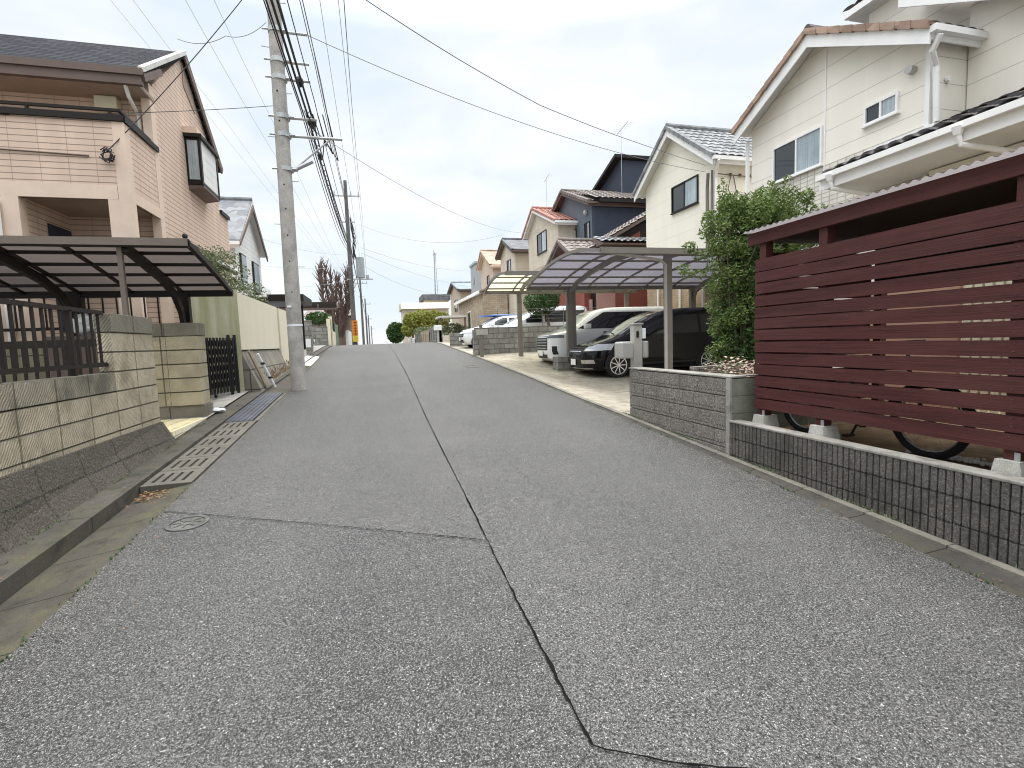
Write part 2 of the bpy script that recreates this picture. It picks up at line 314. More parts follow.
# cream wall with rain streaks and green algae on the side facing the driveway
def streaked(name, c, moss):
    k = NT(name)
    f = k.ramp(k.noise(1.7, 6, .7, None, (4, 4, .28)), [(.38, 0.), (.62, 1.)])
    col = k.mix(k.math('MULTIPLY', f, moss), mul(c, .9), (.20, .215, .08) if moss > .5 else mul(c, .7))
    col = k.mix(k.math('MULTIPLY', k.ramp(k.noise(.9, 5, .65), [(.4, 0.), (.62, 1.)]), moss * .7), col, (.26, .27, .12) if moss > .5 else mul(c, .8))
    return k.fin(col, .9, k.bump(k.noise(90, 4), .003))
M['shingle'].node_tree.nodes['Principled BSDF'].inputs['Specular IOR Level'].default_value = .06
M['combd'] = blocks('combed_block_dirty', (.30, .265, .20), (.37, .33, .25), (.09, .085, .065), .53, .2155, .010, 0, 1.36 - 5 * .2155, .51, comb=True, dirt=.9, dirtc=(.10, .095, .075))
def curtain():
    k = NT('curtain_glass'); f = k.ramp(k.noise(1, 3, .6, None, (26, 26, .5)), [(.35, 0.), (.65, 1.)])
    col = k.mix(f, (.30, .36, .39), (.50, .57, .60)); col = k.mix(k.ramp(k.noise(1.1, 4, .6), [(.4, 0.), (.6, .6)]), col, (.20, .25, .28)); return k.fin(col, .08, None, 0, .9, .3)
M['glassl'] = curtain()
M['mossy'] = streaked('mossy_render', (.50, .47, .36), .62); M['streak'] = streaked('cream_streaked', (.80, .74, .58), .32)

# ------------------------------------------------------------------ mesh helpers
class MB:
    def __init__(s): s.v = []; s.f = []; s.mi = []; s.mats = []; s.cur = 0
    def use(s, m):
        if m not in s.mats: s.mats.append(m)
        s.cur = s.mats.index(m); return s
    def add(s, vs, fs):
        b = len(s.v); s.v += [tuple(v) for v in vs]; s.f += [tuple(b + i for i in f) for f in fs]; s.mi += [s.cur] * len(fs); return s
    def box(s, x0, x1, y0, y1, z0, z1):
        if x0 > x1: x0, x1 = x1, x0
        if y0 > y1: y0, y1 = y1, y0
        if z0 > z1: z0, z1 = z1, z0
        return s.add([(x0,y0,z0),(x1,y0,z0),(x1,y1,z0),(x0,y1,z0),(x0,y0,z1),(x1,y0,z1),(x1,y1,z1),(x0,y1,z1)],
                     [(0,3,2,1),(4,5,6,7),(0,1,5,4),(1,2,6,5),(2,3,7,6),(3,0,4,7)])
    def bbox(s, x0, x1, y0, y1, z0, z1, b=.01):
        bm = bmesh.new(); bmesh.ops.create_cube(bm, size=1)
        for v in bm.verts: v.co = Vector(((x0+x1)/2 + v.co.x*abs(x1-x0), (y0+y1)/2 + v.co.y*abs(y1-y0), (z0+z1)/2 + v.co.z*abs(z1-z0)))
        bmesh.ops.bevel(bm, geom=bm.edges[:], offset=b, segments=2, affect='EDGES', profile=.6)
        bm.verts.index_update(); s.add([v.co[:] for v in bm.verts], [[v.index for v in f.verts] for f in bm.faces]); bm.free(); return s
    def hexa(s, p):      # 8 points: bottom 4 ccw, top 4 ccw
        return s.add(p, [(0,3,2,1),(4,5,6,7),(0,1,5,4),(1,2,6,5),(2,3,7,6),(3,0,4,7)])
    def bar(s, a, b, w, h=None, up=(0,0,1)):
        a, b = Vector(a), Vector(b); h = h or w; d = (b-a).normalized(); u = Vector(up)
        if abs(d.dot(u)) > .98: u = Vector((0,1,0))
        r = d.cross(u).normalized(); u = r.cross(d)
        o = [r*w/2+u*h/2, -r*w/2+u*h/2, -r*w/2-u*h/2, r*w/2-u*h/2]
        return s.add([a+q for q in o]+[b+q for q in o], [(0,1,2,3),(7,6,5,4),(0,4,5,1),(1,5,6,2),(2,6,7,3),(3,7,4,0)])
    def tube(s, pts, r, n=8, cap=True):
        pts = [Vector(p) for p in pts]; rs = r if isinstance(r, (list, tuple)) else [r]*len(pts); b = len(s.v); vs = []; fs = []
        ref = None
        for i, p in enumerate(pts):
            d = (pts[min(i+1, len(pts)-1)] - pts[max(i-1, 0)])
            d = d.normalized() if d.length > 1e-9 else Vector((0,0,1))
            if ref is None: ref = Vector((1,0,0)) if abs(d.x) < .8 else Vector((0,1,0))
            a = (ref - d*ref.dot(d)).normalized(); ref = a; c = d.cross(a)
            for k in range(n): t = 2*math.pi*k/n; vs.append(p + (a*math.cos(t)+c*math.sin(t))*rs[i])
        for i in range(len(pts)-1):
            for k in range(n): fs.append((i*n+k, i*n+(k+1)%n, (i+1)*n+(k+1)%n, (i+1)*n+k))
        if cap: fs += [tuple(range(n))[::-1], tuple((len(pts)-1)*n+k for k in range(n))]
        return s.add(vs, fs)
    def prism(s, poly, ax, a, b):   # poly 2D list; ax axis of extrusion 'x','y','z'
        n = len(poly)
        P = {'x': lambda p, t: (t, p[0], p[1]), 'y': lambda p, t: (p[0], t, p[1]), 'z': lambda p, t: (p[0], p[1], t)}[ax]
        return s.add([P(p, a) for p in poly]+[P(p, b) for p in poly], [tuple(range(n))[::-1], tuple(range(n, 2*n))]+[(i, (i+1)%n, n+(i+1)%n, n+i) for i in range(n)])
    def grid(s, fn, nu, nv):
        vs = [fn(i/nu, j/nv) for j in range(nv+1) for i in range(nu+1)]
        return s.add(vs, [(j*(nu+1)+i, j*(nu+1)+i+1, (j+1)*(nu+1)+i+1, (j+1)*(nu+1)+i) for j in range(nv) for i in range(nu)])
    def ball(s, c, r, n=8, m=6, sq=(1,1,1), jit=0):
        def fn(u, v):
            t = u*2*math.pi; p = (v-.5)*math.pi; k = 1 + (rnd.uniform(-jit, jit) if jit else 0)
            return (c[0]+r*sq[0]*k*math.cos(p)*math.cos(t), c[1]+r*sq[1]*k*math.cos(p)*math.sin(t), c[2]+r*sq[2]*k*math.sin(p))
        return s.grid(fn, n, m)
    def build(s, name, mat=None, parent=None, smooth=False, world=True, fix=True):
        me = bpy.data.meshes.new(name); off = Vector((0,0,0))
        if parent is not None and world:
            p = parent
            while p is not None: off += Vector(p.location); p = p.parent
        me.from_pydata([tuple(Vector(v)-off) for v in s.v], [], s.f)
        ms = [mat] if (mat is not None and not s.mats) else s.mats
        for m in ms: me.materials.append(M[m])
        if len(ms) > 1:
            for i, p in enumerate(me.polygons): p.material_index = s.mi[i]
        if fix:
            bm = bmesh.new(); bm.from_mesh(me); bmesh.ops.recalc_face_normals(bm, faces=bm.faces[:]); bm.to_mesh(me); bm.free()
        if smooth:
            for p in me.polygons: p.use_smooth = True
            if smooth == 'auto':
                try: me.set_sharp_from_angle(angle=R(38))
                except Exception: pass
        o = bpy.data.objects.new(name, me); COL.objects.link(o)
        if parent is not None: o.parent = parent
        return o
def tag(o, label=None, cat=None, group=None, kind=None):
    if label: o['label'] = label
    if cat: o['category'] = cat
    if group: o['group'] = group
    if kind: o['kind'] = kind
    return o
def thing(name, label, cat, loc=(0,0,0), group=None, rz=0):
    o = bpy.data.objects.new(name, None); COL.objects.link(o); o.location = loc; o.rotation_euler = (0,0,rz); o.empty_display_size = .2
    return tag(o, label, cat, group)
def dup(root, loc, label=None, rz=None):
    r = root.copy(); COL.objects.link(r); r.location = loc
    if rz is not None: r.rotation_euler = (0,0,rz)
    if label: r['label'] = label
    for ch in list(root.children):
        c = ch.copy(); COL.objects.link(c); c.parent = r
        for g_ in list(ch.children):
            d = g_.copy(); COL.objects.link(d); d.parent = c
    return r

# ------------------------------------------------------------------ road profile
K = [(-60,-3.6),(-12,-.82),(0,-.1),(2,0.01),(5,.18),(8,.37),(12,.63),(18.7,1.0),(24.6,1.31),(28,1.49),(31,1.585),(35,1.60),(45,1.46),(60,1.05),(100,-.3),(200,-4),(500,-14),(1500,-40)]
def g(y):
    ks = K
    if y <= ks[0][0]: return ks[0][1]
    for i in range(len(ks)-1):
        (a, za), (b, zb) = ks[i], ks[i+1]
        if y <= b:
            m0 = (zb-za)/(b-a) if i == 0 else (zb-ks[i-1][1])/(b-ks[i-1][0])
            m1 = (zb-za)/(b-a) if i == len(ks)-2 else (ks[i+2][1]-za)/(ks[i+2][0]-a)
            t = (y-a)/(b-a); h = b-a
            return (2*t**3-3*t*t+1)*za+(t**3-2*t*t+t)*h*m0+(-2*t**3+3*t*t)*zb+(t**3-t*t)*h*m1
    return ks[-1][1]
def lerp(ks, y):
    if y <= ks[0][0]: return ks[0][1]
    for (a, za), (b, zb) in zip(ks, ks[1:]):
        if y <= b: return za+(zb-za)*(y-a)/(b-a)
    return ks[-1][1]
def lotR(y): return lerp([(5,.30),(8,.33),(12.3,.42),(14.6,.62),(17.8,1.02),(24,1.27),(30,1.5),(40,1.5),(60,1.1)], y)
XL = lambda y: lerp([(12,-1.86),(20,-2.08),(28,-2.35),(40,-2.4)], y)
XR = lambda y: lerp([(1.8,3.42),(4,3.56),(6,3.60),(8,3.58),(24,3.5),(40,3.4)], y)
YS = [-30,-20,-12,-8,-5,-3,-2,-1,0]+[i*.5 for i in range(1,60)]+[30,31,32,33,34,35,36,38,40,43,46,50,55,60,70,80,100,130,160,200]
XK = lambda y: lerp([(7,3.665),(9,3.62),(24,3.56),(34,3.5)], y)
def sheet(name, mat, xa, xb, za, zb=None, ys=YS, label=None):
    mb = MB(); zb = zb or za; n = 8; vs = []
    for y in ys:
        for i in range(n+1):
            t = i/n; vs.append((xa(y)+(xb(y)-xa(y))*t, y, za(y)+(zb(y)-za(y))*t))
    fs = [(j*(n+1)+i, j*(n+1)+i+1, (j+1)*(n+1)+i+1, (j+1)*(n+1)+i) for j in range(len(ys)-1) for i in range(n)]
    mb.add(vs, fs); return mb.build(name, mat, smooth=True)
c_ = lambda v: (lambda y: v)

# ================================================================== SETTING
gm = MB()
gx = [-1200,-300,-80,-30,-12,-6,-4,-3,3.9,5,8,14,30,80,300,1200]; gy = [-60,-30,-12,-6,0,3,6,9,12,15,18,21,25,28,31,35,45,60,100,200,500,1500]
gv = [(x, y, g(y)-.45) for y in gy for x in gx]; nx = len(gx)
gm.add(gv, [(j*nx+i, j*nx+i+1, (j+1)*nx+i+1, (j+1)*nx+i) for j in range(len(gy)-1) for i in range(nx-1)])
tag(gm.build('ground', 'earth', smooth=True), kind='structure')
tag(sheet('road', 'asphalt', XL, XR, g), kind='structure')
# left lot and right lots
ysl = [y for y in YS if y >= 3]
tag(sheet('left_lot_pavement', 'lotconc', c_(-14), c_(-2.62), lambda y: g(y)+.09, lambda y: g(y)+.075, [y for y in YS if -5 <= y <= 60]), kind='structure')
tag(sheet('right_driveway', 'drive', lambda y: XK(y)+.07, c_(4.9), lambda y: g(y)+.02, lotR, [7.0]+[y for y in YS if 7 < y <= 60]), kind='structure')
tag(sheet('right_lot_pavement', 'drive', c_(4.9), c_(10.4), lotR, lotR, [6.97]+[y for y in YS if 7 <= y <= 60]), kind='structure')
tag(sheet('right_garden_ground', 'soil', c_(3.86), c_(14), c_(.44), c_(.46), [-5, 0, 2, 4.78]), kind='structure')
# left gutter channel, kerb riser, strip
yg = [y for y in YS if -8 <= y <= 5.7]+[5.72]
tag(sheet('left_gutter', 'gutter', lambda y: XL(y)-.47, XL, lambda y: g(y)-.075, lambda y: g(y)-.004, yg), kind='structure')
def kerb(name, mat, xa, xb, h, y0, y1, step=.5, depth=.4):
    mb = MB(); ys = []; y = y0
    while y < y1-1e-6: ys.append(y); y += step
    ys.append(y1)
    sec = lambda y: [(xa(y), y, g(y)-depth), (xb(y), y, g(y)-depth), (xb(y), y, g(y)+h), (xa(y), y, g(y)+h)]
    vs = [p for y in ys for p in sec(y)]; fs = [(0,1,2,3), tuple(len(vs)-4+i for i in (3,2,1,0))]
    for j in range(len(ys)-1):
        for i in range(4): a, b = j*4+i, j*4+(i+1)%4; fs.append((a, b, b+4, a+4))
    mb.add(vs, fs); return tag(mb.build(name, mat), kind='structure')
kerb('left_kerb', 'strip', c_(-2.62), c_(-2.34), .048, -8, 30)
kerb('left_gutter_far', 'gutter', c_(-2.34), lambda y: XL(y)+.0, .006, 11.52, 30)
kerb('right_kerb', 'kerb', XK, lambda y: XK(y)+.078, .022, -8, 34)
tag(sheet('right_gutter', 'gutter_r', XR, XK, lambda y: g(y)-.006, lambda y: g(y)+.004, [y for y in YS if -8 <= y <= 34]), kind='structure')
tag(sheet('left_pavement_slab', 'whiteconc', c_(-2.62), lambda y: XL(y)-.05, lambda y: g(y)+.075, lambda y: g(y)+.012, [17.5,18,18.5,19,19.5,20,20.5,21,21.5]), kind='structure')

# seams in the asphalt: thin dark tar lines lying on the road
def seam(pts, w, name, label, mat='seam', jit=.0045):
    mb = MB(); vs = []; P = []
    for (a, b) in zip(pts, pts[1:]):
        n = max(2, int(math.dist(a, b)/.045))
        for i in range(n): t = i/n; P.append((a[0]+(b[0]-a[0])*t, a[1]+(b[1]-a[1])*t))
    P.append(pts[-1])
    for i, p in enumerate(P):
        q = P[min(i+1, len(P)-1)]; o = P[max(i-1, 0)]; d = Vector((q[0]-o[0], q[1]-o[1])).normalized(); nn = Vector((-d.y, d.x))
        ww = w*rnd.uniform(.5, 1.4)*(.9+.25*math.sin(p[1]*3.1+p[0]*2))/2; jj = rnd.uniform(-jit, jit); z = g(p[1])+.009
        vs += [(p[0]+nn.x*(jj-ww), p[1]+nn.y*(jj-ww), z), (p[0]+nn.x*(jj+ww), p[1]+nn.y*(jj+ww), z)]
    mb.add(vs, [(2*i, 2*i+2, 2*i+3, 2*i+1) for i in range(len(P)-1)])
    return tag(mb.build(name, mat), label, 'road joint', kind='structure')
seam([(.71,1.65),(.705,2.6),(.715,4),(.72,8),(.78,14),(.80,20),(.75,30)], .012, 'road_joint', 'long dark joint running up the middle of the asphalt')
seam([(.71,3.48),(-.6,4.22),(-1.87,4.90)], .011, 'road_joint', 'thin dark joint crossing the asphalt towards the manhole', 'seam')
seam([(.71,1.65),(.98,1.49),(1.25,1.38),(1.7,1.2)], .011, 'road_joint', 'dark joint leaving to the right at the bottom of the picture')
seam([(.71,1.65),(.6,1.58),(.3,1.35),(.1,1.0)], .006, 'road_joint', 'short dark joint leaving to the left at the bottom of the picture', 'seaml')

# faint white road paint
mb = MB()
for yy in (14.6, 15.15): mb.box(2.55, 2.95, yy, yy+.12, g(yy)+.003, g(yy)+.006+.004)
tag(mb.build('road_marking', 'kerb'), 'two worn pale dashes painted near the right road edge', 'road marking', kind='structure')

# manhole
t = thing('manhole_cover', 'small round iron cover set in the asphalt at left', 'manhole', (-1.56, 4.54, g(4.54)))
def disc(mb, c, r0, r1, z0, z1, n=36, sl=0.06):
    vs = []
    for k in range(n):
        a = 2*math.pi*k/n
        for r, z in ((r0, z1), (r1, z1), (r1, z0)): vs.append((c[0]+r*math.cos(a), c[1]+r*math.sin(a), z+sl*r*math.sin(a)))
    mb.add(vs, [(3*k, 3*k+1, 3*((k+1)%n)+1, 3*((k+1)%n)) for k in range(n)]+[(3*k+1, 3*k+2, 3*((k+1)%n)+2, 3*((k+1)%n)+1) for k in range(n)])
cc = (-1.56, 4.54); zc = g(4.54)
mb = MB(); disc(mb, cc, .125, .155, zc-.02, zc+.009); mb.build('rim', 'manhole', t)
mb = MB(); disc(mb, cc, 0.0, .118, zc-.02, zc+.006)
for k in range(8):
    a = k*math.pi/4; mb.bar((cc[0]+.04*math.cos(a), cc[1]+.04*math.sin(a), zc+.008), (cc[0]+.1*math.cos(a), cc[1]+.1*math.sin(a), zc+.009+.06*.1*math.sin(a)), .012, .006)
disc(mb, cc, .03, .045, zc, zc+.011)
mb.build('lid', 'manhole', t)

# concrete grated drain lids over the gutter, Y 5.65..8.7 ; steel plates 8.7..11.6
def drain_lid(y0, y1, idx):
    mb = MB(); x0, x1 = -2.33, -1.88; n = 5; dx = (x1-x0)/n; zz = lambda y: g(y)+.012
    def slab(a, b, c, d):
        mb.hexa([(a,c,zz(c)-.07),(b,c,zz(c)-.07),(b,d,zz(d)-.07),(a,d,zz(d)-.07),(a,c,zz(c)),(b,c,zz(c)),(b,d,zz(d)),(a,d,zz(d))])
    slab(x0, x1, y0, y0+.09); slab(x0, x1, y1-.09, y1)
    for k in range(n):
        slab(x0+dx*k, x0+dx*k+dx*.62, y0+.09, y1-.09)
    slab(x0+dx*4.65, x1, y0+.09, y1-.09)
    o = mb.build('drain_lid', 'slab'); return o
ys_ = [5.66+i*.5 for i in range(7)]
words_l = ['slotted concrete drain lid at the open end of the gutter beside the dry leaves', 'second slotted concrete drain lid counted from the open gutter end', 'third slotted concrete drain lid counted from the open gutter end', 'slotted concrete drain lid beside the front edge of the yellow tiled step', 'slotted concrete drain lid beside the far half of the yellow tiled step', 'last slotted concrete drain lid before the blue grey steel plates']
for i in range(6):
    o = drain_lid(ys_[i]+.006, ys_[i+1]-.006, i); tag(o, words_l[i], 'drain lid', 'slotted concrete lids over the gutter')
for i, (a, b) in enumerate(((8.67,10.1),(10.12,11.5))):
    mb = MB(); z = lambda y: g(y)+.016
    mb.hexa([(-2.36,a,z(a)-.02),(-1.95,a,z(a)-.02),(-1.95,b,z(b)-.02),(-2.36,b,z(b)-.02),(-2.36,a,z(a)),(-1.95,a,z(a)),(-1.95,b,z(b)),(-2.36,b,z(b))])
    for k in range(5): mb.bar((-2.3+k*.075, a+.02, z(a)+.003), (-2.3+k*.075, b-.02, z(b)+.003), .018, .012)
    tag(mb.build('steel_plate', 'steel'), ['nearer blue grey ribbed steel plate bridging the gutter', 'farther blue grey ribbed steel plate bridging the gutter next to the utility pole'][i], 'steel plate', 'steel plates over the gutter')
kerb('gutter_bed', 'strip', c_(-2.34), lambda y: XL(y)-.0, -.07, 5.8, 11.5)
kerb('gutter_edge', 'slab', lambda y: XL(y)-.07, XL, .008, 8.67, 11.5)
# dry leaves in the gutter
mb = MB()
for i in range(170):
    x, y = rnd.uniform(-2.28,-2.0), 5.62-abs(rnd.gauss(0,.16)); z = g(y)-.06+rnd.uniform(0,.035); a = rnd.uniform(0,6.3); r = rnd.uniform(.012,.024)
    mb.add([(x+r*math.cos(a),y+r*math.sin(a),z+rnd.uniform(0,.01)),(x-r*.5*math.sin(a),y+r*.5*math.cos(a),z+.006),(x-r*math.cos(a),y-r*math.sin(a),z+rnd.uniform(0,.01)),(x+r*.5*math.sin(a),y-r*.5*math.cos(a),z)], [(0,1,2,3)])
tag(mb.build('dry_leaves', 'litter', fix=False), 'heap of dry brown leaves in the open gutter at the drain lids', 'leaves', kind='stuff')

def weeds(name, label, pts, n, seed, mat='leafG'):
    rg_ = random.Random(seed); mb = MB()
    for i in range(n):
        (x, y, z) = pts(rg_); k = rg_.choice((2,3,4))
        for j in range(k):
            a = rg_.uniform(0,6.3); h = rg_.uniform(.008,.032); w = .004; dx, dy = math.cos(a)*h*.7, math.sin(a)*h*.7
            mb.add([(x-w*math.sin(a),y+w*math.cos(a),z),(x+w*math.sin(a),y-w*math.cos(a),z),(x+dx,y+dy,z+h)], [(0,1,2)])
    return tag(mb.build(name, mat, fix=False), label, 'weeds', kind='stuff')
def _clump(rg_, a, b): c = rg_.choice([a+(b-a)*q/23 for q in range(24) if (q*7) % 5 in (0,2)]); return c+rg_.gauss(0,.10)
def _pr(rg_): y = _clump(rg_, 1.6, 7.5); return (3.742+rg_.uniform(-.004,.012), y, g(y)+.02)
def _pr2(rg_): y = _clump(rg_, 1.7, 11); x = XR(y)+rg_.gauss(0,.012); return (x, y, g(y)-.002)
def _pl(rg_): y = _clump(rg_, 3.2, 9); return (-2.56+rg_.uniform(-.02,.02), y, g(y)+.046)
def _pl2(rg_): y = _clump(rg_, 3.0, 5.6); return (XL(y)+rg_.gauss(0,.012), y, g(y)-.004)
weeds('weeds', 'tiny weeds at the foot of the low ribbed wall', _pr, 420, 1); weeds('weeds', 'moss and tiny weeds in the joint between asphalt and right gutter', _pr2, 120, 2, 'leafD')
weeds('weeds', 'tiny weeds at the foot of the left retaining base', _pl, 160, 3); weeds('weeds', 'tiny weeds along the asphalt edge of the open left gutter', _pl2, 70, 4, 'leafD')
mb = MB()
for i in range(260):
    q = rnd.random()
    if q < .5: y = rnd.uniform(1.8,12); x = XR(y)+rnd.gauss(.02,.10); x = min(x, 3.64)
    elif q < .8: y = rnd.uniform(3.2,9); x = -2.46+rnd.gauss(0,.06)
    else: y = rnd.uniform(3,12); x = XL(y)+abs(rnd.gauss(0,.25))+.02
    z = g(y)+(.050 if x < -2.34 else .006); a = rnd.uniform(0,6.3); r_ = rnd.uniform(.004,.014)
    mb.add([(x+r_*math.cos(a),y+r_*math.sin(a),z+.003),(x-r_*.6*math.sin(a),y+r_*.6*math.cos(a),z+.005),(x-r_*math.cos(a),y-r_*math.sin(a),z+.002),(x+r_*.5*math.sin(a),y-r_*.5*math.cos(a),z+.001)], [(0,1,2,3)])
tag(mb.build('leaf_litter', 'litter', fix=False), 'scattered bits of dry leaf along both road edges', 'litter', kind='stuff')

# ================================================================== LEFT BOUNDARY
# sloped rough retaining base + combed block wall
t = thing('boundary_wall', 'stained yellowish combed block wall on a dark rough retaining base at left', 'wall', (-2.75, 5, .2))
mb = MB(); Ya, Yb = 0.0, 7.42
mb.add([(-2.55,Ya,g(Ya)-.1),(-2.53,Yb,g(Yb)-.05),(-2.72,Yb,.655),(-2.72,Ya,.70),(-3.0,Ya,g(Ya)-.1),(-3.0,Yb,g(Yb)-.05),(-3.0,Yb,.655),(-3.0,Ya,.70)], [(0,1,2,3),(0,4,5,1),(3,2,6,7),(0,3,7,4),(1,5,6,2),(4,7,6,5)])
mb.build('retaining_base', 'skirt', t)
def blockwall(mb, x_face, thick, y0, y1, z0, z1, bw, rh, gap=.008, bev=.006, ysplit=None):
    y = y0; 
    while y < y1-.02:
        ye = min(y+bw, y1); z = z0
        while z < z1-.02:
            ze = min(z+rh, z1); j = rnd.uniform(0,.003)
            mb.bbox(x_face-thick, x_face+j, y+gap/2, ye-gap/2, z+gap/2, ze-gap/2, bev); z = ze
        y = ye
    mb.box(x_face-thick+.012, x_face-.009, y0+.02, y1-.02, z0, z1-.02)
mb = MB().use('comb'); blockwall(mb, -2.75, .14, -.51, 6.38, .50, 1.145, .53, .215)
mb.use('combd'); blockwall(mb, -2.75, .14, -.51, 6.38, 1.147, 1.36, .53, .213)
mb.use('comb'); blockwall(mb, -2.75, .14, 6.385, 7.445, .497, 1.79, .53, .2155)
mb.use('coping'); blockwall(mb, -2.74, .16, 6.385, 7.445, 1.79, 2.0, .53, .213)
mb.build('block_courses', None, t)
# railing on the low wall
t = thing('railing', 'dark bronze baluster railing on top of the low block wall', 'railing', (-2.82, 4, 1.36))
mb = MB(); mb.bar((-2.82,-.5,2.0),(-2.82,6.38,2.0),.045,.04); mb.build('top_rail', 'bronze', t)
mb = MB(); mb.bar((-2.82,-.5,1.44),(-2.82,6.38,1.44),.05,.035); mb.bar((-2.82,-.5,1.462),(-2.82,6.38,1.462),.03,.01); mb.build('bottom_rail', 'bronze', t)
y = .1; k = 0
mb = MB()
while y < 6.35:
    if k % 8 == 3: mb.bar((-2.82,y,1.33),(-2.82,y,1.99),.045,.045)
    else: mb.bar((-2.82,y,1.44),(-2.82,y,1.99),.018,.028)
    y += .132; k += 1
mb.build('balusters', 'bronze', t)
# inner fence along the driveway side behind the railing
t = thing('garden_fence', 'dark brown baluster fence with square posts standing behind the railing', 'fence', (-5, 7.5, .8))
mb = MB(); mb.bar((-9,7.3,1.70),(-3.05,7.3,1.70),.04,.09); mb.bar((-9,7.3,1.0),(-3.05,7.3,1.0),.04,.05); mb.build('rails', 'bronze', t)
mb = MB(); x = -9
while x < -3.05: mb.bar((x,7.3,1.0),(x,7.3,1.66),.03,.02); x += .11
mb.build('balusters', 'bronze', t)
for x in (-7.6,-6.1,-4.6,-3.15):
    mb = MB(); mb.bar((x,7.3,.6),(x,7.3,1.78),.07,.07); p = mb.build('post', 'bronze', t)
# second pillar and step
t = thing('gate_pillar', 'free standing combed block pillar beside the folding gate', 'pillar', (-3, 9, .5))
mb = MB().use('coping'); mb.box(-3.30,-2.66,8.93,9.32,.45,.70)
mb.use('comb2')
z = .70
for i in range(5):
    zt = z+.22
    mb.bbox(-3.12,-2.69,8.9,9.3,z+.005,zt-.004,.006); mb.bbox(-3.34,-3.13,8.915,9.3,z+.005,zt-.004,.006); z = zt
    if z >= 1.79: break
mb.box(-3.32,-2.70,8.93,9.28,.7,1.79)
mb.use('coping'); mb.bbox(-3.13,-2.68,8.89,9.31,1.80,2.0,.01); mb.bbox(-3.345,-3.135,8.90,9.31,1.80,2.0,.01)
mb.build('courses', None, t)
t = thing('entrance_step', 'yellow beige tiled entrance step with nosing strips between the block pillars', 'step', (-2.95, 8.1, .5))
mb = MB(); mb.box(-4.6,-2.66,7.47,8.89,.1,.50); mb.build('tread', 'yelltile', t)
mb = MB()
for k in range(9): mb.box(-4.55+k*.21,-4.40+k*.21,7.50,8.86,.501,.508)
mb.build('grooved_tiles', 'yelltile', t)
mb = MB(); 
for k in range(14): mb.box(-2.659,-2.645,7.5+k*.1,7.58+k*.1,.44,.505)
mb.build('nosing', 'cream', t)
# folding gate
t = thing('folding_gate', 'black concertina driveway gate folded against the cream wall', 'gate', (-2.95, 10.9, .62))
A, B = Vector((-3.16,10.15,0)), Vector((-2.80,11.35,0)); n = 25
mb = MB()
for i in range(n):
    p = A.lerp(B, i/(n-1)); off = .035*(1 if i % 2 else -1)
    mb.bar((p.x+off,p.y,.72),(p.x+off,p.y,1.80),.022,.03)
mb.build('bars', 'black', t)
mb = MB()
for i in range(n-1):
    for z in (.82,.98,1.14,1.30,1.46,1.62):
        a, b = A.lerp(B, i/(n-1)), A.lerp(B, (i+1)/(n-1))
        mb.bar((a.x,a.y,z),(b.x,b.y,z+.14),.008,.018); mb.bar((a.x,a.y,z+.14),(b.x,b.y,z),.008,.018)
mb.build('lattice', 'darkmetal', t)
for x, y in ((-2.83,11.2),(-2.77,11.42)):
    mb = MB(); mb.bar((x,y,.62),(x,y,1.86),.05,.05); mb.build('post', 'black', t)
for i in (3, 7, 11):
    p = A.lerp(B, i/(n-1)); mb = MB(); mb.tube([(p.x-.02,p.y,.68),(p.x+.02,p.y,.68)], .035, 10); mb.bar((p.x,p.y,.68),(p.x,p.y,.74),.012); mb.build('wheel', 'black', t)
# cream wall on retaining base
t = thing('rendered_wall', 'tall cream rendered wall with a green stained end beside the driveway', 'wall', (-2.7, 13.8, .7))
mb = MB(); mb.box(-2.86,-2.70,11.62,16.0,1.55,2.74); mb.build('street_face', 'streak', t)
mb = MB(); mb.box(-3.75,-2.703,11.60,11.618,.6,2.80); mb.box(-3.75,-2.862,11.618,11.75,.6,2.78); mb.build('side_face', 'mossy', t)
mb = MB(); mb.prism([(-2.30,.45),(-2.74,1.55),(-3.0,1.55),(-3.0,.45)], 'y', 11.64, 16.0)
mb.v = [(x-(0 if z > 1 else 0), y, z) for x, y, z in mb.v]; mb.build('retaining_base', 'skirt2', t)
t2 = tag(MB().box(-2.84,-2.66,16.02,18.3,.6,2.72).build('rendered_wall', 'streak'), 'plain cream wall section reaching the ground just behind the utility pole', 'wall')
# wooden plank and white pole leaning on base
t = tag(MB().bar((-2.36,12.05,.70),(-2.62,11.85,1.52),.10,.03,(1,0,0)).build('plank', 'wood'), 'weathered plank leaning on the sloped stone base of the cream wall', 'plank')
t = thing('plastic_pole', 'white plastic pole with black clamps leaning on the sloped base', 'pole', (-2.3,12.3,.68))
mb = MB(); mb.tube([(-2.24,12.35,.68),(-2.50,12.1,1.45)], .028, 8); mb.build('tube', 'plasticw', t)
for q in (.3,.72):
    p = Vector((-2.24,12.35,.68)).lerp(Vector((-2.50,12.1,1.45)), q); mb = MB(); mb.ball(p, .05, 8, 5, (1,1,.7)); mb.build('clamp', 'black', t)
mb = MB()
for i in range(260):
    y = rnd.uniform(12.6,16); x = -2.36-abs(rnd.gauss(0,.07)); z = g(y)+.09+(-2.30-x)*1.2; a = rnd.uniform(0,6.3); h = rnd.uniform(.02,.08)
    mb.add([(x,y,z-.02),(x+.012,y+.012,z-.02),(x+.03*math.cos(a),y+.03*math.sin(a),z+h)], [(0,1,2)])
tag(mb.build('dry_grass', 'litter', fix=False), 'dry brown grass along the foot of the cream wall base', 'grass', kind='stuff')
mb = MB(); mb.ball((-2.62,9.35,.56), .11, 10, 6, (1.2,.8,.35), .25); tag(mb.build('plastic_bag', 'bag'), 'crumpled white plastic bag at the foot of the gate pillar', 'bag')

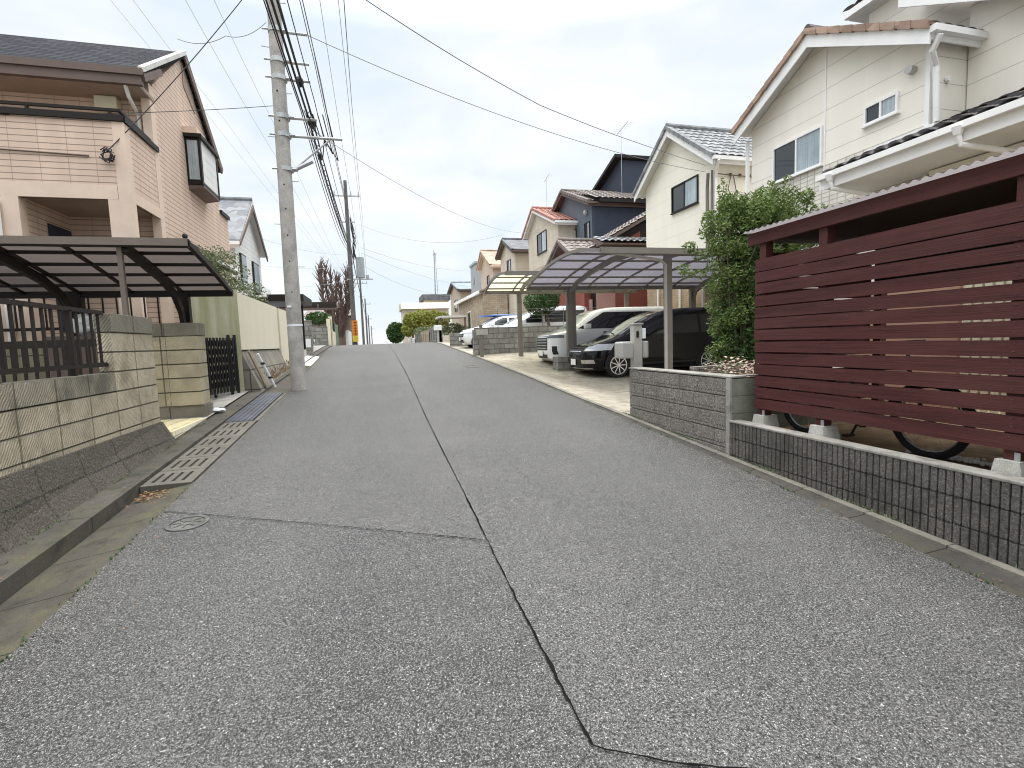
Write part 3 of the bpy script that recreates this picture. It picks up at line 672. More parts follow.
# ================================================================== LEFT HOUSE
t = thing('tan_house', 'two storey tan clad house with dark shingle roof and balcony at left', 'house', (-7, 14, 1.1)); H = t
XS = -4.05; YF = 10.6; YW = 12.1
mb = MB(); mb.box(-12,-XS*0-4.06,16.25,17.1,1.1,5.45)
mb.prism([(YW,1.1),(16.25,1.1),(16.25,6.75),(14.0,8.45),(YW,6.95)], 'x', -12, XS); mb.build('wall', 'tan', t)
mb = MB(); mb.box(-12,XS-.003,YF,YF+.14,4.42,5.62); mb.box(XS-.14,XS,YF+.005,YW,4.42,5.62); W1 = mb.build('balcony_wall', 'tan', t)
mb = MB(); mb.box(XS-.17,XS+.012,YF-.012,YF+.2,1.1,5.60); mb.box(-12,XS-.18,YF-.006,YF+.02,4.28,4.52); mb.box(XS-.02,XS+.006,YF+.2,YW,4.26,4.46)
mb.box(-4.39,XS-.17,YF-.004,YF+.18,1.1,4.28); mb.box(-5.92,-5.69,YF-.006,YF+.18,1.1,4.28); mb.box(XS-.15,XS+.004,YW-.2,YW+.02,1.1,6.9); mb.box(-12,-5.92,YF,YF+.15,1.1,4.28)
mb.build('trim', 'tantrim', t)
mb = MB(); mb.box(-12,XS-.14,YF+.14,YW,4.30,4.42); mb.build('porch_ceiling', 'soffitb', t)
mb = MB(); mb.box(-5.85,-5.70,YF+.18,YW,1.1,4.3); mb.build('porch_side_wall', 'tan', t)
mb = MB(); mb.box(-5.70,-5.67,YF+.75,YW-.05,2.0,4.0); d_ = mb.build('front_door', 'navy', t)
mb = MB(); mb.tube([(-5.64,YF+.9,2.9),(-5.64,YF+.9,3.3)], .015, 6); mb.build('handle', 'alu', d_)
mb = MB(); mb.bar((-12,YF+.05,5.66),(XS+.02,YF+.05,5.66),.20,.10); mb.bar((XS-.06,YF,5.66),(XS-.06,YW-.05,5.66),.20,.10); mb.build('balcony_coping', 'darkmetal', t)
mb = MB(); mb.bar((-12,YF+.05,5.82),(XS-.04,YF+.05,5.82),.05,.045); mb.bar((XS-.06,YF+.05,5.82),(XS-.06,YW,5.78),.05,.045)
for x in (-9,-7.2,-5.45,-4.25): mb.bar((x,YF+.05,5.68),(x,YF+.05,5.82),.04,.04)
mb.build('balcony_rail', 'darkmetal', t)
# roof
mb = MB().use('shingle'); 
mb.hexa([(-12.3,11.38,6.78),(XS+.10,11.38,6.78),(XS+.10,14.0,8.47),(-12.3,14.0,8.47),(-12.3,11.38,6.90),(XS+.10,11.38,6.90),(XS+.10,14.0,8.60),(-12.3,14.0,8.60)])
mb.hexa([(-12.3,14.0,8.47),(XS+.10,14.0,8.47),(XS+.10,16.45,6.62),(-12.3,16.45,6.62),(-12.3,14.0,8.60),(XS+.10,14.0,8.60),(XS+.10,16.45,6.74),(-12.3,16.45,6.74)])
rf = mb.build('roof', None, t)
mb = MB()
for (a, b) in (((11.36,6.82),(14.0,8.53)),):
    mb.hexa([(XS+.04,a[0],a[1]+.02),(XS+.145,a[0],a[1]+.02),(XS+.145,b[0],b[1]+.02),(XS+.04,b[0],b[1]+.02),(XS+.04,a[0],a[1]+.12),(XS+.145,a[0],a[1]+.12),(XS+.145,b[0],b[1]+.12),(XS+.04,b[0],b[1]+.12)])
mb.build('verge_flashing', 'whiteconc', rf)
mb = MB(); mb.bar((XS+.11,14.0,8.50),(XS+.11,16.45,6.66),.04,.20,(0,0,1)); mb.build('verge_board', 'brownfascia', rf); mb = MB(); mb.bar((XS+.115,11.37,6.74),(XS+.115,12.3,7.3),.05,.13); mb.build('verge_board', 'brownfascia', rf)
mb = MB(); mb.prism([(14.02,8.40),(14.02,7.85),(14.7,7.5),(14.7,7.9)], 'x', XS+.001, XS+.02); mb.build('gable_vent', 'soffitb', t)
mb = MB(); mb.box(-12.3,XS+.12,11.30,11.40,6.76,6.885); mb.box(-12.3,XS+.09,11.34,11.44,6.60,6.757); mb.build('gutter', 'brownfascia', rf)
mb = MB(); mb.box(-12.3,XS+.02,11.44,YW,6.60,6.68); mb.build('soffit', 'soffitb', rf)
mb = MB(); mb.bbox(-5.0,-4.62,YW-.20,YW,6.32,6.59,.02); mb.build('vent_box', 'cream', t)
mb = MB(); mb.tube([(-4.27,11.44,6.62),(-4.28,11.58,6.46),(-4.31,YW-.06,6.3),(-4.31,YW-.06,5.0)], .035, 8); mb.build('downpipe', 'white', t); mb = MB(); mb.tube([(-5.98,YF-.06,4.2),(-5.98,YF-.06,1.2)], .05, 8); mb.build('downpipe', 'white', t)
mb = MB(); mb.tube([(-9.5,YF-.02,5.07),(-7,YF-.03,5.06),(-4.6,YF-.02,5.0)], .014, 6); mb.build('wall_cable', 'brownfascia', t)
mb = MB()
for k in range(7):
    a = rnd.uniform(0,6); mb.tube([(-4.30+.10*math.cos(a+q*.9)*rnd.uniform(.5,1.2), YF-.06-.01*k, 5.0+.11*math.sin(a+q*.9)*rnd.uniform(.5,1.3)) for q in range(6)], .010, 5)
mb.build('cable_knot', 'cable', t)
# oriel window on the gable wall
w_ = MB().box(XS+.0,XS+.32,13.78,13.80,5.52,6.60).box(XS,XS+.32,15.08,15.10,5.52,6.60).box(XS,XS+.32,13.8,15.08,5.50,5.58).box(XS-.02,XS+.38,13.7,15.16,6.58,6.66).box(XS+.29,XS+.33,13.74,13.84,5.5,6.6).box(XS+.29,XS+.33,15.04,15.12,5.5,6.6).build('bay_window', 'darkmetal', t)
MB().box(XS+.28,XS+.31,13.84,15.04,5.58,6.58).build('pane', 'whitewall', w_)
MB().box(XS+.05,XS+.27,13.765,13.778,5.62,6.52).build('pane', 'glassl', w_)
MB().prism([(XS,5.40),(XS,5.5),(XS+.32,5.5),(XS+.32,5.46)], 'y', 13.8, 15.08).build('underside', 'brownfascia', w_)
MB().box(XS,XS+.3,13.7,14.3,6.66,6.8).build('hood', 'tantrim', w_)
mb = MB(); mb.tube([(XS,12.9,3.95),(XS+.1,12.9,3.95),(XS+.1,12.9,4.1)], .03, 6); mb.ball((XS+.1,12.9,4.12), .06, 8, 6); mb.build('wall_lamp', 'black', t)
w_ = MB().box(XS,XS+.05,13.6,15.4,2.3,4.0).build('window', 'darkmetal', t); MB().box(XS+.05,XS+.06,13.68,15.32,2.38,3.92).build('pane', 'glassd', w_)
mb = MB(); mb.hexa([(XS,13.4,3.72),(XS+.55,13.4,3.6),(XS+.55,15.3,3.6),(XS,15.3,3.72),(XS,13.4,4.12),(XS+.55,13.4,3.72),(XS+.55,15.3,3.72),(XS,15.3,4.12)]); mb.build('awning', 'brownfascia', t)
mb = MB(); mb.bar((XS+.56,13.4,3.68),(XS+.56,15.3,3.68),.04,.09); mb.build('awning_gutter', 'white', t)
mb = MB(); mb.bar((XS-.03,16.3,5.50),(XS-.03,17.12,5.50),.16,.10); mb.build('rear_coping', 'darkmetal', t)
w_ = MB().box(-7.6,-6.2,YF-.03,YF+.0,1.5,3.9).build('window', 'darkmetal', t)
MB().box(-7.5,-6.3,YF-.04,YF-.03,1.6,3.8).build('pane', 'glassd', w_)
# terrace fence in front of house
t = thing('terrace_railing', 'dark baluster railing before the tan house under the carport', 'railing', (-6, 10.3, 1.9))
MB().bar((-10,10.38,2.86),(-3.55,10.38,2.86),.04,.05).build('rail', 'darkmetal', t); MB().bar((-10,10.38,2.02),(-3.55,10.38,2.02),.04,.05).build('rail', 'darkmetal', t)
mb = MB(); x = -10
while x < -3.5: mb.bar((x,10.38,2.0),(x,10.38,2.86),.022,.022); x += .21
mb.build('balusters', 'darkmetal', t)
MB().box(-10,-3.76,10.34,10.58,.7,1.72).build('terrace_base', 'comb2', t)
# white bag on the terrace
t = thing('covered_bundle', 'pale crumpled plastic bundle with a stick seen under the left carport', 'bundle', (-4.3,9.7,1.6))
mb = MB(); mb.ball((-4.45,9.7,2.05), .24, 12, 8, (1.2,.8,.75), .16); mb.build('sheet', 'bag', t)
MB().tube([(-4.5,9.6,1.9),(-4.75,9.6,2.45)], .018, 6).build('stick', 'darkmetal', t)
MB().box(-4.9,-4.0,9.4,10.0,.7,1.86).build('crate', 'brownfascia', t)

# ================================================================== CARPORTS
def arc_pts(prof, n):
    P = []
    ks = prof
    for i in range(n+1):
        s = i/n*(len(ks)-1); j = min(int(s), len(ks)-2); f = s-j
        p0, p1, p2, p3 = ks[max(j-1,0)], ks[j], ks[j+1], ks[min(j+2, len(ks)-1)]
        q = []
        for a, b, c, d in zip(p0, p1, p2, p3): q.append(.5*((2*b)+(-a+c)*f+(2*a-5*b+4*c-d)*f*f+(-a+3*b-3*c+d)*f**3))
        P.append(tuple(q))
    return P
def carport(name, label, x0, x1, prof, nraft, npur, frame, panel, posts, arms, group=None, gut='gutter', fw=.05):
    t = thing(name, label, 'carport', ((x0+x1)/2, prof[0][0], 0), group)
    P = arc_pts(prof, 24)
    mb = MB(); vs = []
    for y, z in P: vs += [(x0, y, z), (x1, y, z)]
    mb.add(vs, [(2*i, 2*i+2, 2*i+3, 2*i+1) for i in range(len(P)-1)]); mb.build('panels', panel, t, smooth=True)
    for k in range(nraft+1):
        mb = MB(); x = x0+(x1-x0)*k/nraft
        for a, b in zip(P, P[1:]): mb.bar((x, a[0], a[1]-.03), (x, b[0], b[1]-.03), fw*(1.3 if k in (0, nraft) else .7), .07 if k in (0, nraft) else .05)
        mb.build('rafter', frame, t)
    Q = arc_pts(prof, npur)
    for i, (y, z) in enumerate(Q):
        mb = MB(); e = i in (0, npur); mb.bar((x0-.02, y, z-.035), (x1+.02, y, z-.035), .09 if e else .045, .12 if e else .045); mb.build('purlin', frame, t)
    for (x, y, zb, zt, w) in posts:
        MB().bar((x, y, zb), (x, y, zt), w, w*.8).build('post', frame, t)
    for arm in arms:
        mb = MB()
        for a, b in zip(arm, arm[1:]): mb.bar(a, b, .07, .13)
        mb.build('arm', frame, t)
    return t
pl = [(8.1,3.10),(8.8,2.96),(9.5,2.80),(10.2,2.62)]
arms = []
for x in (-3.22,-4.82): arms.append([(x,10.1,1.9),(x,10.0,2.25),(x,9.75,2.52),(x,9.3,2.72),(x,8.12,3.0)])
carport('carport', 'dark brown carport with bronze panels in front of the tan house', -8.6, -2.46, pl, 8, 5, 'darkmetal', 'brownp',
        [(-3.22,10.2,.6,2.6,.16),(-4.82,10.2,.6,2.6,.16),(-7.6,10.2,.6,2.6,.16)], arms)
t = tag(MB().bar((-3.30,8.15,.6),(-3.30,8.15,3.02),.06,.06).build('support_pole', 'beamb'), 'slender light brown prop holding the front beam of the left carport', 'prop')
t = tag(MB().box(-8.62,-2.44,8.03,8.09,3.02,3.12).build('carport_beam', 'beamb'), 'pale brown front beam of the left carport', 'beam')

# ================================================================== RIGHT SIDE, NEAR
# ribbed low wall
t = thing('low_wall', 'low dark ribbed block wall with pale concrete top under the maroon screen', 'wall', (3.8, 2, 0))
mb = MB(); rw = .0525; y = -1.5; 
rowz = [.0+.565-.19*3, .565-.19*2, .565-.19, .565]
for (za, zb) in ((-.2,.185),(.185,.375),(.375,.555)):
    y = -1.5
    while y < 4.66:
        d = rnd.uniform(-.003,.003)
        mb.hexa([(3.757+d,y+.006,za+.004),(3.80,y+.002,za+.004),(3.80,y+rw-.002,za+.004),(3.757+d,y+rw-.006,za+.004),(3.757+d,y+.006,zb-.003),(3.80,y+.002,zb-.003),(3.80,y+rw-.002,zb-.003),(3.757+d,y+rw-.006,zb-.003)]); y += rw
mb.box(3.785,3.88,-1.5,4.68,-.3,.552)
mb.build('ribbed_blocks', 'rib', t)
MB().bbox(3.75,3.895,-1.5,4.68,.553,.575,.006).build('coping', 'cap', t)
# planter
t = thing('planter', 'raised planter of split faced grey blocks at the driveway corner', 'planter', (4, 6, .2))
mb = MB(); zc_ = [-.2,.05,.247,.444,.641,.838,1.035]
for i in range(6):
    y = 4.76-(.3 if i % 2 else 0)
    while y < 6.97:
        a, b = max(y, 4.765), min(y+.6, 6.98)
        if b-a > .03: j = rnd.uniform(-.003,.004); mb.bbox(3.77-j,3.96,a+.002,b-.003,zc_[i]+.004,zc_[i+1]-.006,.008)
        y += .6
mb.box(3.79,3.95,4.78,6.96,-.2,1.02); mb.build('street_wall', 'split', t)
mb = MB(); mb.box(3.765,3.79,4.685,4.76,-.2,1.05); mb.build('corner_quoin', 'cap', t)
mb = MB()
for i in range(6):
    for a, b in ((3.79,4.19),(4.19,4.59),(4.59,4.99)): mb.bbox(a+.001,b-.003,4.688,4.80,zc_[i]+.003,zc_[i+1]-.005,.004)
mb.box(3.80,5.6,4.694,4.79,-.2,1.03); mb.build('end_wall', 'splitend', t)
mb = MB(); mb.bbox(3.765,3.98,4.69,6.99,1.041,1.062,.005); mb.box(3.98,5.6,4.69,4.81,1.051,1.066); mb.build('coping', 'cap', t)
mb = MB(); mb.box(3.97,5.6,5.60,5.72,0,.98+.14); mb.box(3.975,6.0,6.86,6.97,0,.66); mb.build('cross_wall', 'split', t)
MB().box(3.97,5.6,4.80,5.6,.4,1.0).build('soil_bed', 'soil', t)
# screen / cycle shelter
t = thing('timber_screen', 'tall maroon slatted timber screen with roof beam sheltering a bicycle', 'screen', (3.95, 3.3, .5))
n = 13; z0, z1 = .725, 2.28; pitch = (z1-z0+.018)/n
sl = []
Y0, Y1 = 2.19, 4.50
for i in range(n):
    mb = MB(); za = z0+i*pitch; zb = za+pitch-.015; dj = rnd.uniform(-.004,.004)
    w1, w2 = rnd.uniform(-.003,.003), rnd.uniform(0,6); ye = Y1+.02*rnd.random(); up_ = .02 if i == n-1 else 0; vs = []; NS = 26
    for q in range(NS+1):
        y = -.9+(ye+.9)*q/NS; wz = dj+.0022*math.sin(y*1.9+w2); wx = .0015*math.sin(y*2.7+w2*2)
        vs += [(3.93+wx,y,za+wz),(3.957+wx,y,za+wz),(3.957+wx,y,zb+wz+up_),(3.93+wx,y,zb+wz+up_)]
    mb.add(vs, [(0,1,2,3),tuple(4*NS+q for q in (3,2,1,0))]+[(4*q+a,4*q+(a+1)%4,4*q+4+(a+1)%4,4*q+4+a) for q in range(NS) for a in range(4)])
    sl_ = mb.build('slat', 'maroon', t)
    for y in (4.43,3.70,2.24):
        for dz in (.03,.085): MB().tube([(3.927,y+rnd.uniform(-.012,.012),za+dz),(3.931,y,za+dz)], .003, 6).build('screw', 'iron', sl_)
for y in (4.43,3.70,2.24,.5):
    top = 2.5
    MB().bar((4.0,y,.64),(4.0,y,top),.088,.088,(0,1,0)).build('post', 'maroon', t)
MB().bar((3.905,2.03,.64),(3.905,2.03,2.52),.05,.10,(0,1,0)).build('cover_post', 'maroon', t)
for y in (4.5,-.6):
    MB().bar((5.65,y,.5),(5.65,y,2.62),.088,.088).build('rear_post', 'maroon', t)
MB().box(3.93,3.98,-.9,4.62,2.46,2.585).box(5.62,5.68,-.9,4.62,2.62,2.74).build('beam', 'maroon', t)
mb = MB(); 
for y in (-.5,.6,1.7,2.8,3.9,4.57): mb.bar((3.95,y,2.55),(5.68,y,2.70),.05,.08)
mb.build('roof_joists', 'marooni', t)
mb = MB(); N = 560
def cor(u, v):
    y = -1.0+5.62*u; x = 3.86+1.95*v; return (x, y, 2.600+.16*v+.009*math.sin(y/ .0125))
mb.grid(cor, 5*N, 2); mb.build('corrugated_roof', 'polyc', t, smooth=True)
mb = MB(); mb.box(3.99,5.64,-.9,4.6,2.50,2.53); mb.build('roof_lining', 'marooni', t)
mb = MB()
for i in range(13): mb.box(4.1,5.6,4.575,4.595,.72+i*.13,.835+i*.13)
mb.build('end_slats', 'maroon', t)
MB().box(5.60,5.62,-.9,3.2,.62,2.5).box(5.60,5.62,3.2,4.5,1.98,2.5).build('dark_backing', 'marooni', t)  # dark board added behind the screen so the slat gaps look dark
# concrete footings
for i, (y, l) in enumerate(((4.43,'concrete footing under the screen post nearest the planter'),(3.70,'concrete footing under the second screen post, between the bicycle wheels'),(2.24,'concrete footing under the screen post at the right picture edge'),(.5,'concrete footing under the last screen post outside the picture'))):
    if i == 3: continue
    mb = MB(); a, b = .105, .085
    mb.hexa([(3.90,y-a,.44),(4.11,y-a,.44),(4.11,y+a,.44),(3.90,y+a,.44),(3.915,y-b*.8,.655),(4.09,y-b*.8,.655),(4.09,y+b*.8,.655),(3.915,y+b*.8,.655)])
    o = thing('footing', l, 'footing', (4,y,.47), 'concrete footings of the timber screen'); mb.build('block', 'footing', o)
    MB().box(3.945,3.95,y-.052,y-.02,.63,.71).build('post_bracket', 'galv', o)
# bicycle parked behind the screen
def wheel_rim(mb, c, r, rt, n=28, m=8, ax='x'):
    vs = []; 
    for i in range(n):
        a = 2*math.pi*i/n
        for j in range(m):
            b = 2*math.pi*j/m; rr = r+rt*math.cos(b); w = rt*math.sin(b)
            vs.append((c[0]+w, c[1]+rr*math.cos(a), c[2]+rr*math.sin(a)) if ax == 'x' else (c[0]+rr*math.cos(a), c[1]+w, c[2]+rr*math.sin(a)))
    mb.add(vs, [(i*m+j, ((i+1)%n)*m+j, ((i+1)%n)*m+(j+1)%m, i*m+(j+1)%m) for i in range(n) for j in range(m)])
bx = 4.38; zb_ = .445
t = thing('bicycle', 'black bicycle parked behind the maroon slatted screen', 'bicycle', (bx, 3.6, zb_))
for yc in (4.27, 3.04):
    mb = MB(); wheel_rim(mb, (bx,yc,zb_+.325), .295, .032); w_ = mb.build('tyre', 'rubber', t, smooth=True)
    mb = MB(); wheel_rim(mb, (bx,yc,zb_+.31), .252, .010, 28, 6); mb.build('rim', 'galv', w_, smooth=True)
    mb = MB()
    for k in range(18):
        a = k*math.pi/9; mb.tube([(bx,yc,zb_+.31),(bx,yc+.25*math.cos(a),zb_+.31+.25*math.sin(a))], .0016, 4)
    mb.tube([(bx-.04,yc,zb_+.31),(bx+.04,yc,zb_+.31)], .02, 8); mb.build('spokes', 'galv', w_)
    mb = MB(); mb.tube([(bx,yc+.33*math.cos(a),zb_+.31+.33*math.sin(a)) for a in [R(d) for d in range(20,161,14)]], .02, 6); mb.build('mudguard', 'black', t)
mb = MB()
bb = (bx,3.60,zb_+.27); st = (bx,3.80,zb_+.72); hd = (bx,3.22,zb_+.74); hl = (bx,3.18,zb_+.58); rw_ = (bx,4.22,zb_+.31); fw_ = (bx,3.06,zb_+.31)
for a, b in ((bb,st),(bb,hl),(st,hd),(bb,rw_),(st,rw_),(hd,hl),(hl,fw_)): mb.tube([a,b], .016, 7)
mb.build('frame', 'black', t)
MB().ball((bx,3.85,zb_+.80), .12, 10, 6, (.6,1.1,.35)).build('saddle', 'black', t)
mb = MB(); mb.tube([hd,(bx,3.24,zb_+.95)], .014, 6); mb.tube([(bx-.27,3.38,zb_+.96),(bx-.22,3.26,zb_+.97),(bx+.22,3.26,zb_+.97),(bx+.27,3.38,zb_+.96)], .013, 6); mb.build('handlebar', 'galv', t)
mb = MB(); wheel_rim(mb, (bx-.05,3.60,zb_+.27), .085, .008, 20, 5); mb.tube([(bx-.06,3.6,zb_+.27),(bx-.09,3.66,zb_+.11)], .011, 6); mb.bar((bx-.18,3.66,zb_+.10),(bx-.08,3.66,zb_+.10),.05,.02); mb.tube([(bx-.05,3.9,zb_+.3),(bx-.14,4.0,zb_+.01)], .01, 5)
mb.build('crank_and_stand', 'black', t)
# pebbles
mb = MB()
for i in range(240):
    y = rnd.uniform(2.2,3.25); x = 4.42+abs(rnd.gauss(0,.07))+(3.2-y)*.12; r = rnd.uniform(.010,.022); mb.ball((x,y,.455+r*.4), r, 6, 4, (1,1,.7))
tag(mb.build('pebbles', 'pebble', fix=False), 'line of white pebbles on the ground behind the ribbed wall', 'pebbles', kind='stuff')
# flowers in the planter
t = thing('flowering_plant', 'low plant with pale pink blossoms spilling over the planter corner', 'plant', (4.2,5.1,1.0))
mb = MB(); mb2 = MB()
for i in range(1100):
    x = rnd.uniform(3.99,5.0); y = rnd.uniform(4.84,5.5); h = 1.04+.17*rnd.random()+.04*math.sin(x*7+y*5); r = rnd.uniform(.010,.024)
    m_ = mb2 if i % 5 < 3 else mb
    a = rnd.uniform(0,6.3); tt = rnd.uniform(-.5,.5)
    m_.add([(x+r*math.cos(a+q*math.pi/2.5), y+r*math.sin(a+q*math.pi/2.5), h+r*tt*math.cos(q*1.3)) for q in range(5)], [(0,1,2,3,4)])
mb2.build('blossoms', 'petal', t, fix=False); mb.build('leaves', 'leafD', t, fix=False)

# function post with mailbox
t = thing('mailbox_post', 'grey entry post with silver mailbox and intercom at the planter end', 'mailbox', (4.02,7.22,.4))
MB().bbox(3.945,4.095,7.14,7.26,.3,1.72,.01).build('post', 'taupel', t)
MB().bbox(3.93,4.11,7.12,7.28,1.722,1.745,.006).build('cap', 'alu', t)
mb = MB(); mb.bbox(3.68,3.90,7.06,7.30,1.20,1.46,.03); mb.build('mailbox', 'alu', t)
mb = MB(); mb.bbox(4.10,4.16,7.06,7.30,1.20,1.46,.02); mb.build('mailbox_back', 'alu', t)
mb = MB(); mb.bbox(4.097,4.15,7.12,7.2,1.50,1.66,.008); mb.build('nameplate', 'plasticw', t)
mb = MB(); mb.box(3.99,4.03,7.128,7.139,1.52,1.62); mb.build('intercom', 'black', t)

# ================================================================== FOLIAGE
def leaf_cloud(blobs, n, size, mat, name, parent, asp=.42, seed=1, shell=.55, droop=.2):
    rg = random.Random(seed); mb = MB(); tot = sum(b[3]*b[4]*b[5] for b in blobs)
    for (cx,cy,cz,rx,ry,rz) in blobs:
        m = int(n*rx*ry*rz/tot) if len(blobs) > 1 else n
        for i in range(m):
            while True:
                p = Vector((rg.uniform(-1,1),rg.uniform(-1,1),rg.uniform(-1,1)))
                if p.length <= 1: break
            L = p.length; p = p*((L**shell)/max(L,1e-6))
            c = Vector((cx+p.x*rx, cy+p.y*ry, cz+p.z*rz)); s = size*rg.uniform(.6,1.3)
            d = Vector((rg.gauss(0,1),rg.gauss(0,1),rg.gauss(0,.7)-droop)).normalized(); u = Vector((rg.gauss(0,1),rg.gauss(0,1),rg.gauss(0,1))); w = d.cross(u)
            if w.length < 1e-3: continue
            w = w.normalized()*s*asp*.5
            mb.add([c-d*s*.5, c+w, c+d*s*.5, c-w], [(0,1,2,3)])
    return mb.build(name, mat, parent, fix=False)
rg = random.Random(3)
t = thing('nandina_shrub', 'tall leafy green shrub between the maroon screen and the big carport', 'shrub', (4.9,5.75,.6))
bl = []
for i in range(110):
    z = .95+2.45*rg.random()**.8; k = (z-.9)/2.5; wx = .46+.46*k if k < .8 else .76-.9*(k-.8)
    cx = 4.95+.22*k; a = rg.uniform(0,6.3); rr = wx*math.sqrt(rg.random())*.8
    s = rg.uniform(.12,.27); bl.append((cx+rr*math.cos(a), 5.95+rr*.7*math.sin(a), z, s, s, s*.75))
leaf_cloud(bl, 40000, .054, 'leafR', 'foliage', t, .34, 5, .9)
bl2 = [(4.95,5.9,1.25,.42,.4,.45),(4.95,5.9,1.5,.34,.4,.6),(5.05,5.9,2.2,.38,.4,.5),(5.1,6,2.7,.40,.4,.4)]  # inner and low leaves take a darker green as painted shade
leaf_cloud(bl2, 7500, .07, 'leafD', 'shaded_foliage', t, .36, 6, .9)
tw = []
for i in range(60):
    a = rg.uniform(0,6.3); top = rg.uniform(2.6,3.8); rr = rg.uniform(.2,1.08)
    p = (5.36+rr*math.cos(a)*1.0, 5.95+rr*math.sin(a)*.6, top-rr*.35); tw.append((p[0],p[1],p[2],.07,.07,.13))
for i in range(34): tw.append((rg.uniform(5.3,6.25), 5.95+rg.uniform(-.3,.3), rg.uniform(2.75,3.5), .09, .09, .11))
for i in range(10): tw.append((rg.uniform(4.15,4.6), 5.95+rg.uniform(-.2,.2), rg.uniform(2.3,3.0), .09, .08, .08))
leaf_cloud(tw, 9000, .06, 'leafR', 'top_sprigs', t, .34, 8, .6)
mb = MB()
for i in range(40):
    a = rg.uniform(0,6.3); p = tw[i]; mb.tube([(4.95+.1*math.cos(a),5.9+.1*math.sin(a),.7),(5.0+.25*math.cos(a),5.9+.2*math.sin(a),1.9),(p[0],p[1],p[2]-.05)], [.016,.012,.004], 6)
mb.build('stems', 'stem', t)

